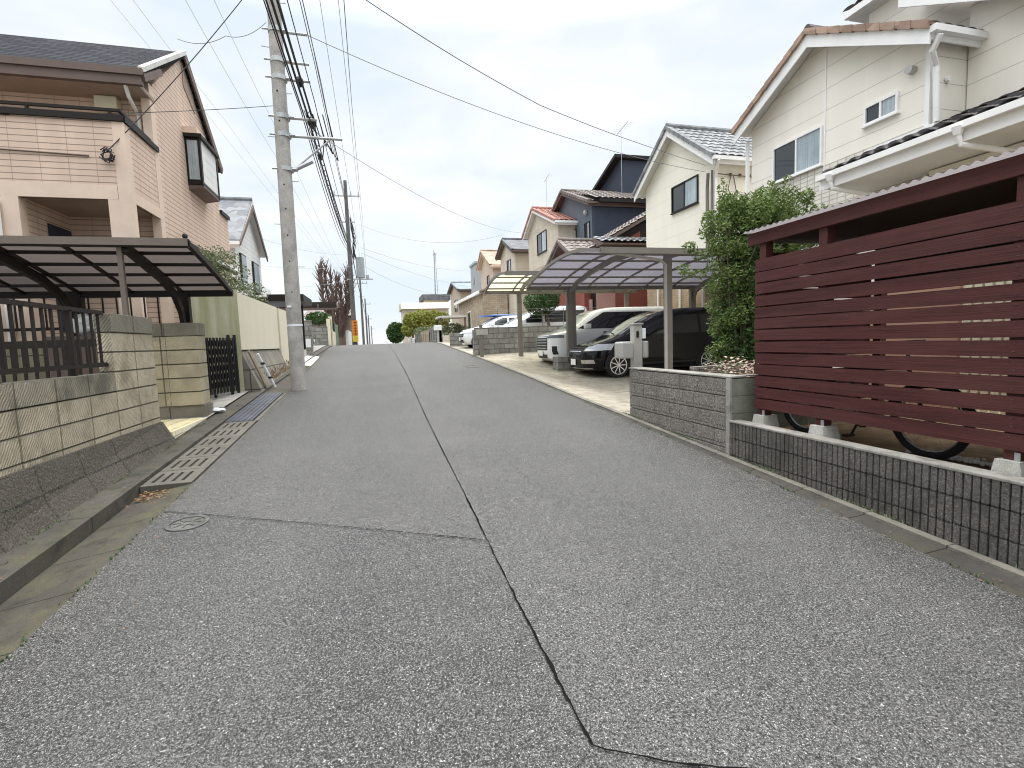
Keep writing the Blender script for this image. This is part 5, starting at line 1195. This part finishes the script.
# navy house
HN, rn = gable_house('navy_house', 'dark navy house with brown grey tiles and dark soffits', 11.0, 17, 24.0, 27.3, 29.4, 1.2, 8.35, 9.7, 8.75, 'navyl', 'brn_tile2', 'brownfascia', .35, .3, True)
MB().box(11.02,15.5,23.8,23.99,1.2,8.2).build('near_wall', 'navy', HN)
win(HN, 11.0, 24.25, 24.9, 6.6, 7.5, 'black'); win(HN, 11.0, 26.0, 28.0, 6.2, 7.5, 'black', right='glassl')
MB().ball((10.93,24.6,8.0), .14, 8, 6).build('wall_lamp', 'alu', HN)
mb = MB(); mb.prism([(23.4,8.25),(27.4,8.25),(27.4,8.45),(23.4,8.45)], 'x', 11.2, 16); r2 = mb.build('side_roof', 'darkmetal', HN)
mb = MB(); tiles(mb, (11.0,23.4,8.42), (5,0,0), (0,2.6,1.1), 16, 8, .04); mb.build('tiles', 'brn_tile2', r2, fix=False)
MB().prism([(25.5,6),(29.0,6),(29.0,9.9),(25.5,11.1)], 'x', 13.4, 17).build('upper_storey', 'navy', HN)
mb = MB(); mb.hexa([(13.0,25.3,11.15),(17.3,25.3,11.15),(17.3,29.4,9.75),(13.0,29.4,9.75),(13.0,25.3,11.32),(17.3,25.3,11.32),(17.3,29.4,9.92),(13.0,29.4,9.92)]); mb.build('upper_roof', 'darkmetal', HN)
# cream house with red roof
HC, rc = gable_house('cream_red_house', 'cream house with red tiled roof and roof antenna beyond the navy house', 10.0, 15, 26.2+.0, 29.8, 31.7, 1.3, 7.9, 9.35, 8.25, 'beige', 'red_tile', 'white', .3, .3, True, lower=(5.9,'beige2'))
HC.location.y = 29.8
win(HC, 10.0, 28.1, 29.8, 6.7, 7.9, 'black')
# dark roof beige
HD, rd = gable_house('grey_roof_house', 'narrow beige house with a dark slate roof, left of the red roofed house', 9.5, 14, 33.2, 35.4, 37.2, 1.4, 7.6, 8.6, 7.75, 'beige', 'slate', 'brownfascia', .3, .3, False)
win(HD, 9.5, 34.3, 35.3, 6.0, 7.2, 'black')
HO, ro = gable_house('peach_house', 'peach walled house with a weathered brown roof', 9.5, 14.5, 39.8, 42.8, 44.4, 1.45, 7.6, 9.1, 8.0, 'orange', 'oldtile', 'tantrim', .3, .3, False)
win(HO, 9.5, 41.2, 42.0, 5.6, 7.0, 'black')
t = thing('grey_tower_house', 'narrow flat topped grey building left of the peach house', 'house', (11,50,1)); MB().box(9.9,13,48.6,51.4,.8,9.1).build('wall', 'greywall', t); MB().box(9.8,13.1,48.5,51.5,9.1,9.3).build('roof', 'greywall', t); MB().box(9.86,9.9,49.6,50.2,7.2,7.9).build('window', 'glassd', t)
t = thing('ochre_brick_building', 'low ochre brick building with a white eave beside the parked cars', 'building', (9,40,1.5)); MB().box(7.6,9.4,35.2,46,1.2,5.0).build('wall', 'ochre', t)
mb = MB(); mb.hexa([(7.3,35,4.98),(9.45,35,5.9),(9.45,46.3,5.9),(7.3,46.3,4.98),(7.3,35,5.1),(9.45,35,6.0),(9.45,46.3,6.0),(7.3,46.3,5.1)]); r_ = mb.build('roof', 'oldtile', t); MB().box(7.22,7.30,35,46.3,4.9,5.12).build('eave_board', 'white', r_)
w_ = MB().box(7.55,7.6,40,41.2,2.4,4.0).build('window', 'white', t); MB().box(7.54,7.55,40.08,41.12,2.48,3.92).build('pane', 'glassd', w_)
HG, rgx = gable_house('blue_roof_house', 'small house with blue grey roof beyond the ochre building', 9.0, 14, 53, 57, 60, 1.0, 7.0, 8.1, 7.3, 'beige2', 'bluetile', 'brownfascia', .3, .3, False)
win(HG, 9.0, 55, 57, 5.0, 6.2, 'black')
t = thing('flat_roof_building', 'pale flat roofed building behind the yellow green trees', 'building', (8,80,.5)); MB().box(4.5,11.4,79.5,86,-.5,6.9).build('wall', 'beige', t); MB().prism([(79,6.9),(87,6.9),(86,8.0),(80,7.9)], 'x', 4.2, 11.7).build('roof', 'beige', t)
MB().box(4.46,4.5,80.5,82,4.5,6).box(6,7.5,79.46,79.5,4,5.6).box(8.6,10.1,79.46,79.5,4,5.6).build('window', 'glassd', t)
t = thing('grey_roof_building', 'grey roofed house top rising behind the pale flat roofed building', 'building', (9.5,90,.5)); MB().box(8.6,12.8,88,94,0,8.9).build('wall', 'beige', t); MB().box(8.3,13.1,87.6,94.4,8.9,9.9).build('roof', 'slate', t)
# antennae
def antenna(x, y, z, h, label):
    t = thing('roof_antenna', label, 'antenna', (x,y,z)); MB().tube([(x,y,z),(x,y,z+h)], .012, 6).build('mast', 'galv', t)
    mb = MB(); mb.tube([(x-.1,y-.9,z+h-.05),(x+.1,y+.6,z+h-.05)], .014, 5)
    for k in range(7): yy = -.8+k*.22; mb.tube([(x-.24,y+yy,z+h-.04),(x+.24,y+yy,z+h-.04)], .007, 4)
    mb.build('aerial', 'galv', t)
antenna(12.6, 23.8, 8.6, 3.4, 'tall aerial in front of the navy upper storey'); antenna(10.6, 29.6, 9.3, 2.0, 'small aerial on the red tiled roof')

# ================================================================== LEFT SIDE, FAR
HL, rl = gable_house('white_house', 'white sided house with light grey slate roof behind the tan house', -11, -4.75, 20.7, 23.0, 25.0, 1.2, 5.6, 7.45, 5.9, 'whitewall', 'lightslate', 'white', .25, .3, False)
MB().prism([(20.35,5.45),(23.0,7.42),(25.25,5.7),(25.25,5.5),(23.0,7.2),(20.35,5.3)], 'x', -4.52, -4.47).build('barge_board', 'brownfascia', HL)
for y0, y1 in ((21.2,22.0),(23.2,24.3)):
    w_ = MB().box(-4.75,-4.68,y0,y1,3.9,5.2).build('window', 'black', HL); MB().box(-4.68,-4.67,y0+.06,y1-.06,3.96,5.14).build('pane', 'glassl', w_)
mb = MB(); mb.box(-4.67,-4.3,23.1,24.4,3.72,3.8); mb.box(-4.34,-4.3,23.1,24.4,3.8,4.1); mb.build('window_planter', 'white', HL)
t = thing('flat_carport', 'dark flat roofed carport behind the cream wall', 'carport', (-4.5,24.5,1.2))
MB().box(-9,-2.86,23.4,26.4,3.55,3.85).build('roof', 'darkmetal', t)
for x, y in ((-3.3,24),(-3.3,26),(-6,24)): MB().bar((x,y,1.1),(x,y,3.55),.14,.14).build('post', 'darkmetal', t)
pl2 = [(34.2,4.0),(34.5,4.35),(35.4,4.5),(36.5,4.45),(37.5,4.2)]
carport('carport', 'far brown carport with curved pinkish roof near the bare tree', -8, -2.2, pl2, 5, 3, 'brownfascia', 'brownp', [(-2.9,36,1.3,4.2,.16),(-6,36,1.3,4.2,.16)], [])
t = thing('gate_post', 'grey roadside gate post just right of the utility pole', 'post', (-2.6,22.4,1.2)); MB().bbox(-2.75,-2.5,22.2,22.5,1.0,2.62,.01).build('post', 'wallgrey', t); MB().box(-2.76,-2.49,22.19,22.51,2.625,2.66).build('cap', 'cap', t); MB().box(-2.74,-2.55,22.17,22.2,1.55,1.9).build('nameplate', 'plasticw', t)
V5 = make_van('parked_car', 'white compact car parked beyond the grey gate post on the left', None, lv_small, 'carw', front='small', wz=(1.02,1.42), pil=(.2,1.0), glassx=(-1,1.5), wheelx=(-1.25,1.22), wr=.30)
V5['category'] = 'car'; V5.location = (-5.0,27.6,1.42); V5.rotation_euler = (0,0,R(180))
V6 = dup(VB, (-5.6,23.3,1.22), 'black minivan mostly hidden behind the utility pole on the left', R(180)); V6.name = 'parked_van'
tag(MB().box(-6,-2.55,30.2,30.4,1.2,2.7).build('block_wall', 'wallgrey'), 'grey block wall beyond the white car on the left', 'wall')
t = thing('entrance_gate', 'dark arched entrance gate beside a cream wall near the bare tree', 'gate', (-2.6,33,1.5)); MB().box(-2.64,-2.56,31.9,32.9,1.5,3.25).build('leaf', 'darkmetal', t); MB().box(-2.7,-2.5,31.6,31.85,1.4,3.2).build('pillar', 'cream', t); MB().box(-2.7,-2.5,32.95,33.2,1.4,3.4).build('pillar', 'cream', t)
tag(MB().box(-2.66,-2.5,33.3,35.5,1.4,2.5).build('low_wall', 'cream'), 'low cream wall between the arched gate and the green fence', 'wall')
tag(MB().box(-2.62,-2.56,35.6,39.2,1.45,3.1).box(-2.65,-2.53,35.6,35.75,1.4,3.2).build('mesh_fence', 'mesh'), 'green mesh fence in front of the bare tree', 'fence')
t = thing('clipped_shrub', 'small round green shrub above the arched gate', 'shrub', (-3.2,33.5,2)); MB().tube([(-3.3,33.5,1.5),(-3.3,33.5,3.0)], .06, 6).build('stem', 'bark', t); leaf_cloud([(-3.3,33.5,3.35,.8,.6,.4)], 900, .16, 'leafD', 'crown', t, .6, 4)
t = tag(MB().box(-6,-2.2,50,58,1,4.4).prism([(49.5,4.4),(58.5,4.4),(54,5.2)], 'x', -6.3, -1.9).build('far_shed', 'brownfascia'), 'low brown building behind the distant utility poles', 'building')
tag(MB().box(-2.2,-2.0,42,48,1.3,2.8).build('white_wall', 'whitewall'), 'short white wall beyond the orange sign', 'wall')
# shrub behind cream wall
t = thing('sparse_shrub', 'sparse grey green shrub hanging over the top of the cream wall', 'shrub', (-4,14.5,1.6))
bl = []
for i in range(64):
    k = rg.random(); y = 12.2+4.3*rg.random(); x = -3.0-1.2*rg.random(); z = 2.75+1.35*rg.random()*(1-abs(y-13.8)/4); bl.append((x,y,z,.22,.26,.17))
leaf_cloud(bl, 6200, .07, 'leafG', 'foliage', t, .45, 21, .7)
mb = MB()
for i in range(22):
    a = bl[i]; mb.tube([(-3.7,13.6,1.2),(-3.6,13.5,2.3),((a[0]-3.6)/2,(a[1]+13.5)/2,2.6),(a[0],a[1],a[2]+.15)], [.03,.02,.012,.004], 5)
mb.build('branches', 'stem', t)
# pine at left edge
t = thing('pine_shrub', 'yellowish green pine branches at the left picture edge', 'tree', (-5.3,7.0,.9))
MB().tube([(-4.6,6.0,.9),(-4.55,6.0,2.0),(-4.5,6.0,2.9)], [.07,.05,.02], 7).build('trunk', 'bark', t)
bl = [(-4.15+rg.gauss(0,.12),6.3+rg.uniform(-.4,.4),2.15+rg.uniform(-.25,.62),.2,.2,.07) for i in range(16)]+[(-4.3+rg.gauss(0,.2),5.8+rg.uniform(-.5,.5),1.3+rg.uniform(-.2,.5),.22,.22,.10) for i in range(14)]
leaf_cloud(bl, 5200, .075, 'leafP', 'needles', t, .10, 31, .8)

# pollarded bare tree
t = thing('bare_tree', 'pollarded leafless tree with upright reddish branches by the far pole', 'tree', (-2.7,42,1.5))
def branch(mb, p, d, L, r, depth, rg):
    q = p+d*L; mb.tube([p, p+d*L*.5+Vector((rg.gauss(0,.03),rg.gauss(0,.03),0)), q], [r, r*.85, r*.62], 5, False)
    if depth == 0: return
    for k in range(rg.choice((3,3,4))):
        nd = (d+Vector((rg.gauss(0,.42),rg.gauss(0,.42),rg.uniform(.0,.35)))).normalized(); branch(mb, q if k else p+d*L*.7, nd, L*rg.uniform(.6,.85), r*.55, depth-1, rg)
mb = MB(); r5 = random.Random(5)
MB().tube([(-2.7,42,1.2),(-2.7,42,2.4)], [.36,.30], 10).build('trunk', 'bark', t)
for k in range(9):
    a = k*math.pi*2/9+.2; top = Vector((-2.7+1.25*math.cos(a)*r5.uniform(.5,1.1), 42+1.1*math.sin(a), 1.6+r5.uniform(4.6,6.0))); b0 = Vector((-2.7+.15*math.cos(a),42+.15*math.sin(a),2.2))
    P = []
    for i in range(9):
        q = i/8; p = b0.lerp(top, q); bow = math.sin(q*math.pi)*.28; P.append(p+Vector((bow*math.cos(a)+r5.gauss(0,.06), bow*math.sin(a), 0)))
    mb.tube(P, [.15-.011*i for i in range(9)], 6, False)
    for i in range(3, 9):
        for j in range(12):
            d = Vector((r5.gauss(0,.5),r5.gauss(0,.5),1.0)).normalized(); L = r5.uniform(.35,.9); o = P[i]+Vector((0,0,r5.uniform(-.3,.3)))
            mb.tube([o, o+d*L*.5+Vector((0,0,.05)), o+d*L+Vector((0,0,.15*L))], [.045,.028,.010], 4, False)
mb.build('crown', 'twig', t, fix=False)

# far right garden trees
t = thing('round_shrub', 'dark green rounded tree at the far end of the right wall', 'tree', (2.6,65,1)); MB().tube([(2.6,65,0),(2.6,65,2.4)], .12, 6).build('trunk', 'bark', t); leaf_cloud([(2.6,65,3.0,1.15,1.0,1.35),(3.1,65,3.5,.8,.8,.7)], 2600, .30, 'leafD', 'crown', t, .6, 41)
hb = [(4.0,55,4.0,1.0,.9,.9),(5.1,55,4.3,1.0,.9,.9),(6.3,55,4.2,1.1,.9,.9),(7.3,55,4.1,.8,.8,.8),(5.6,55,3.3,1.6,.9,.9),(3.6,55,3.1,.8,.8,.8),(7.2,55,3.3,.7,.7,.7)]
names_y = ['leftmost of the yellow green trees above the far walls', 'middle yellow green tree above the far walls', 'rightmost of the yellow green trees above the far walls']
for i, ids in enumerate(((0,5),(1,4),(2,3,6))):
    t = thing('garden_tree', names_y[i], 'tree', (hb[ids[0]][0],55,1), 'yellow green trees above the far walls'); c = hb[ids[0]]
    MB().tube([(c[0],55,.8),(c[0],55,3.6)], .1, 6).build('trunk', 'bark', t); leaf_cloud([hb[j] for j in ids], 2300, .26, 'leafY', 'crown', t, .55, 50+i)
for i, (x, y, s, l) in enumerate(((4.3,47,.7,'grey green bush beside the pale gate post at the far wall'),(5.0,41,.6,'low grey green bush behind the far block wall'),(5.8,38,.6,'nearest low grey green bush behind the far block wall'))):
    t = thing('garden_bush', l, 'bush', (x,y,1.4), 'low bushes behind the far walls'); leaf_cloud([(x,y,2.6,s*1.2,s,s*.7),(x+.6,y,2.5,s,s,s*.6)], 1000, .15, 'leafG', 'foliage', t, .55, 60+i); MB().tube([(x,y,1.3),(x,y,2.4)], .05, 6).build('stem', 'bark', t)
for i, (y0, y1, z0, z1, m_, l) in enumerate(((31,36.5,1.3,2.45,'wallgrey','grey block garden wall just past the crest on the right'),(37,43,1.2,2.4,'ochre','tan garden wall past the crest on the right'),(43.6,50,1.0,2.35,'wallgrey','grey garden wall with gaps farther down on the right'),(51,60,.6,2.0,'whitewall','white garden wall below the dark green tree'))):
    mb = MB(); mb.box(3.85,4.0,y0,y1,z0,z1)
    for k in range(int((y1-y0)/1.4)+1): mb.box(3.80,4.05,y0+k*1.4,y0+k*1.4+.22,z0,z1+.12)
    tag(mb.build('garden_wall', m_), l, 'wall', 'garden walls past the crest')
t = thing('pergola', 'pale flat canopy on posts behind the tan garden wall', 'canopy', (5.5,40,1.4)); MB().box(4.6,6.6,36.5,39,3.35,3.48).build('roof', 'whiteconc', t); 
for x in (4.7,6.5): MB().bar((x,36.7,1.4),(x,36.7,3.35),.12,.12).build('post', 'brownfascia', t)
t = thing('post_box', 'white box on a slim post by the tan garden wall', 'post box', (3.7,32,1.5)); MB().bar((3.72,30.6,1.3),(3.72,30.6,2.35),.09,.09).build('post', 'alu', t); MB().bbox(3.5,3.95,30.45,30.75,2.3,2.6,.02).build('box', 'plasticw', t)
t = thing('radio_mast', 'very slender tall lattice mast in the far distance', 'mast', (18,150,0))
mb = MB()
for a in range(3): mb.tube([(18.2+1.0*math.cos(a*2.1),150+1.0*math.sin(a*2.1),-2),(18.4+.15*math.cos(a*2.1),150+.15*math.sin(a*2.1),28)], .05, 4)
for k in range(24):
    z = k*1.2; s = 1.0-.85*z/30; mb.tube([(18.2+s*math.cos(0),150,z),(18.2+s*math.cos(2.1),150,z+1)], .03, 4); mb.tube([(18.2+s*math.cos(2.1),150,z),(18.2+s*math.cos(4.2),150,z+1)], .03, 4)
mb.build('lattice', 'cablel', t); MB().tube([(17.9,150,27.5),(18.9,150,27.5)], .12, 6).build('antenna', 'cablel', t)
# distant roofs at the vanishing point
for i, (x, y, w, h, wm, rm, l) in enumerate(((1.5,190,9,4,'whitewall','lightslate','distant white roofed building at the end of the road'),(-9,170,7,5,'beige','slate','distant beige building left of the road end'),(14,210,10,5,'beige','slate','distant beige building right of the road end'))):
    zz = g(y); t = thing('distant_building', l, 'building', (x,y,zz)); MB().box(x-w/2,x+w/2,y,y+8,zz-1,zz+h).build('wall', wm, t); MB().prism([(x-w/2-.5,zz+h),(x+w/2+.5,zz+h),(x,zz+h+1.6)], 'y', y-.4, y+8.4).build('roof', rm, t)

# ================================================================== POLES AND WIRES
t = thing('utility_pole', 'tall grey concrete utility pole with steel bands at the left road edge', 'utility pole', (-1.66,11.9,.6))
PX, PY = -1.68, 11.9
MB().tube([(PX,PY,.4),(PX+.01,PY,3),(PX+.05,PY,8),(PX+.09,PY,13.2)], [.160,.153,.136,.116], 24).build('shaft', 'polec', t, smooth='auto')
def band(z, L=.45, r=.157):
    mb = MB(); mb.tube([(PX+.06,PY,z-.045),(PX+.06,PY,z+.045)], r, 20); mb.tube([(PX-.2,PY-.06,z),(PX+.30,PY-.06,z)], .022, 6); mb.tube([(PX+.2,PY,z),(PX+.25+L,PY,z)], .032, 8); mb.build('band', 'galv', t)
for z, L in ((8.15,.42),(7.55,.42),(7.2,.42),(6.42,.5),(6.05,1.0),(5.35,.05)): band(z, L)
mb = MB(); mb.tube([(PX+.15,PY,5.3),(PX+1.0,PY,6.03)], .02, 6); mb.tube([(PX+.12,PY,5.30),(PX+.62,PY-.1,5.52)], .045, 8); mb.build('brace', 'galv', t)
mb = MB()
for k in range(12): z = 3.3+k*.9; sg = 1 if k % 2 else -1; MB().tube([(PX+.05,PY-.02,z),(PX+.03-sg*.27,PY-.05,z)], .009, 5).build('step_bolt', 'galv', t)
MB().tube([(PX+.01,PY,2.02),(PX+.01,PY,2.06)], .160, 20).box(PX-.09,PX-.01,PY-.19,PY-.17,2.42,2.46).build('tag_band', 'plasticw', t)
mb = MB()
for z in (2.75,3.4,3.95,4.5,5.0,6.9,6.3): MB().ball((PX+.02,PY-.145,z), .018, 6, 4).build('bolt_hole', 'black', t)
def far_pole(x, y, h, label, transformer=False, mat='poled', base=None):
    zb = g(y)-.2; t = thing('utility_pole', label, 'utility pole', (x,y,zb)); MB().tube([(x,y,zb),(x,y,zb+h)], [.19,.12], 14).build('shaft', mat, t, smooth='auto')
    mb = MB(); mb.bar((x-.85,y,zb+h-1.1),(x+1.0,y,zb+h-1.1),.09,.09)
    for q in (-.8,.35,.9): mb.tube([(x+q,y,zb+h-1.1),(x+q,y,zb+h-.75)], [.07,.04], 6)
    mb.bar((x-.4,y,zb+h-3.0),(x+.5,y,zb+h-3.0),.07,.07); mb.build('crossarm', 'galv', t)
    if transformer:
        MB().tube([(x+.72,y,zb+h-7.1),(x+.72,y,zb+h-5.6)], .30, 14).build('transformer', 'transf', t); MB().bar((x-.3,y,zb+h-7.2),(x+1.6,y,zb+h-7.2),.08,.08).tube([(x+1.2,y,zb+h-7.2),(x+1.2,y,zb+h-6.9)], .12, 8).build('platform', 'galv', t)
        mb = MB(); r6 = random.Random(9)
        for k in range(9): mb.tube([(x+.2,y,zb+h-2.6-k*.1),(x+.35+.2*r6.random(),y,zb+h-3.6-k*.15),(x+.25,y,zb+h-4.8-k*.12),(x+.5,y,zb+h-5.7)], .02, 4)
        mb.build('leads', 'cable', t)
    return t
far_pole(-1.45, 40, 12.4, 'dark utility pole with a grey transformer beside the bare tree', True)
far_pole(-1.55, 76, 11.2, 'first slim utility pole beyond the transformer pole')
far_pole(-1.4, 104, 11.4, 'second slim utility pole beyond the transformer pole')
far_pole(-1.3, 140, 11.6, 'third slim utility pole beyond the transformer pole'); far_pole(-.9, 185, 12, 'most distant utility pole at the road end')
# pole banner
t = thing('pole_sign', 'orange and yellow advertising band wrapped on the dark utility pole', 'sign', (-1.3,39.6,1.9)); MB().box(-1.60,-1.18,39.70,39.78,2.3,3.45).build('orange_field', 'orangesign', t); MB().box(-1.60,-1.18,39.695,39.78,1.85,2.3).build('yellow_field', 'yellowsign', t)
mb = MB()
for k in range(5): z = 3.28-k*.215; mb.box(-1.49,-1.24,39.69,39.70,z,z+.045); mb.box(-1.39,-1.34,39.69,39.70,z-.09,z+.09)
mb.build('lettering', 'redwall', t)

def wire(pts, r, mat, label, sag=0, cat='wire', group=None, n=24, name='overhead_wire'):
    P = []
    for a, b in zip(pts, pts[1:]):
        a, b = Vector(a), Vector(b)
        for i in range(n): t_ = i/n; p = a.lerp(b, t_); p.z -= 4*sag*t_*(1-t_); P.append(p)
    P.append(Vector(pts[-1]))
    return tag(MB().tube(P, r, 6, False).build(name, mat, smooth=True, fix=False), label, cat, group)
# thick bundle along the street
bt = thing('cable_bundle', 'thick black cable bundle sagging from the near pole to the transformer pole', 'cable bundle', (-1.2,12,6.6)); r7 = random.Random(12)
for i, (dx, dz, r_, sg) in enumerate(((0,0,.03,.55),(.05,.12,.022,.5),(-.05,-.1,.02,.65),(.1,-.04,.016,.8),(.02,.22,.014,.35),(-.12,.05,.014,.9),(.16,.3,.012,.3))):
    P = []
    for a, b, s_ in (((-1.35+dx,-8,7.9+dz),(-1.12+dx,11.9,6.55+dz),.35),((-1.12+dx,11.9,6.55+dz),(-1.30+dx,40,8.75+dz*.7),sg)):
        a, b = Vector(a), Vector(b)
        for k in range(30): t_ = k/30; p = a.lerp(b, t_); p.z -= 4*s_*t_*(1-t_); P.append(p)
    mb = MB().tube(P, r_*.72, 6, False); mb.build('strand', 'cable', bt, smooth=True, fix=False)
mb = MB()
for k in range(2):
    P = []
    for i in range(140):
        t_ = i/140; a, b = Vector((-1.12,11.9,6.6)), Vector((-1.30,40,8.75)); p = a.lerp(b, t_); p.z -= 4*.5*t_*(1-t_); w = 2*math.pi*i/5+k*3; P.append(p+Vector((.06*math.cos(w),0,.06*math.sin(w))))
    mb.tube(P, .009, 4, False)
mb.build('spiral_hanger', 'cable', bt, fix=False)
for c_3, r_3, q_3 in (((-1.06,12.2,6.48), .10, (1,2.4,1)), ((-1.04,13.6,6.25), .08, (.8,2.6,1)), ((-1.15,11.2,6.85), .08, (1,1.6,1.2))): MB().ball(c_3, r_3, 8, 6, q_3).build('splice_case', 'black', bt)
mb = MB()
for k in range(5): mb.tube([(-1.1+.1*k,11.8,6.5),(-1.0+.1*k,11.9+.3*k,6.2-.05*k),(-.85,12.6,6.3),(-.95,13.2,6.1)], .012, 5)
mb.build('loops', 'cable', bt)
GW = 'wires running along the street'
for i, (x1_, z1_, x2_, z2_, m_, l) in enumerate(((-2.2,12.3,-2.3,12.7,'cablel','left one of the three high wires to the crossarm of the transformer pole'),(-1.0,12.2,-1.1,12.7,'cablel','middle one of the three high wires to the crossarm of the transformer pole'),(-.45,12.0,-.55,12.7,'cablel','right one of the three high wires to the crossarm of the transformer pole'))):
    wire([(x1_,-10,z1_-1.3),(x1_,11.9,z1_),(x2_,40,z2_),(x2_,76,11.4)], .010, 'cablef', l, .35, group=GW)
for i, (x1_, z1_, x2_, z2_, l) in enumerate(((-.95,8.2,-1.1,10.8,'upper thin wire from the near pole arms to the transformer pole'),(-.9,7.6,-1.0,9.9,'second thin wire from the near pole arms to the transformer pole'),(-.8,7.25,-.9,9.2,'third thin wire from the near pole arms to the transformer pole'))):
    wire([(x1_,-10,z1_+.4),(x1_,11.9,z1_),(x2_,40,z2_)], .008, 'cablel', l, .5, group=GW)
wire([(-.1,4,6.2),(-.25,16,8.6),(-.35,40,10.9),(-.6,76,9.6)], .007, 'cablel', 'single wire hanging right of the other street wires', .25, group=GW)
wire([(-1.30,40,8.7),(-1.4,76,8.2),(-1.3,104,7.4),(-1.2,140,6.5)], .035, 'cable', 'distant cable linking the far poles', .6, group=GW)
# drops to right houses
wire([(-1.02,11.9,8.15),(10.25,13.9,6.55)], .007, 'cablel', 'lower black wire from the near pole to the pale yellow house', .35, group='service drops to the houses')
wire([(-1.86,6.8,7.25),(.16,8,6.57),(1.68,8.89,6.36),(3.48,9.94,6.23),(6.0,11.4,6.36),(10.25,13.9,6.75)], .007, 'cablel', 'upper black wire crossing the sky to the pale yellow house', .012, group='service drops to the houses')
wire([(-.95,11.9,6.15),(10.5,30,8.2)], .007, 'cablef', 'faint wire from the near pole bracket to the houses on the right', .8, group='service drops to the houses')
wire([(-1.55,11.9,9.6),(-4.30,10.5,5.05)], .009, 'cable', 'black wire from the near pole to the cable knot on the tan house', .12, group='service drops to the houses')
wire([(-1.75,11.9,6.65),(-9,9.5,5.0)], .006, 'cable', 'long wire crossing the front of the tan house', .15, group='service drops to the houses')
wire([(-1.75,11.9,10.8),(-12,14.0,8.9)], .012, 'cable', 'sagging wire above the roof of the tan house', .5, group='service drops to the houses')
wire([(-1.8,11.9,8.3),(-2.6,12.0,8.0),(-3.6,12.4,8.05)], .006, 'cablel', 'short looped wire left of the near pole', .12)
for i, (z2_, X2, Y2, Z2, l) in enumerate(((10.6,9,34,8.8,'upper faint wire leaving the transformer pole to the right'),(8.9,14,52,9.2,'middle faint wire leaving the transformer pole to the right'),(8.5,16,60,8.0,'lower faint wire leaving the transformer pole to the right'),(7.6,10,55,6.8,'lowest faint wire leaving the transformer pole to the right'))):
    wire([(-.6,40,z2_),(X2,Y2,Z2)], .012, 'cablef', l, .9, group='faint wires to the right')
for i, (z2_, X2, Y2, Z2, l) in enumerate(((8.0,-9,30,9.0,'upper faint wire from the transformer pole to the left'),(7.2,-10,26,6.6,'middle faint wire from the transformer pole to the left'),(6.3,-9,24,4.8,'lower faint wire from the transformer pole to the left'))):
    wire([(-1.4,38,z2_),(X2,Y2,Z2)], .008, 'cablef', l, .6, group='faint wires to the left')
for i, (xx, zz, l) in enumerate(((-3.6,11.3,'first of the faint diagonal wires above the tan house'),(-4.2,11.0,'second of the faint diagonal wires above the tan house'),(-6.4,12.2,'third of the faint diagonal wires above the tan house'),(-7.4,12.6,'fourth of the faint diagonal wires above the tan house'))):
    wire([(xx,2,zz),(xx*.8-.3,24,zz-1.2),(-2.5,70,9.5)], .0055, 'cablef', l, .4, group='faint diagonal wires over the left houses')
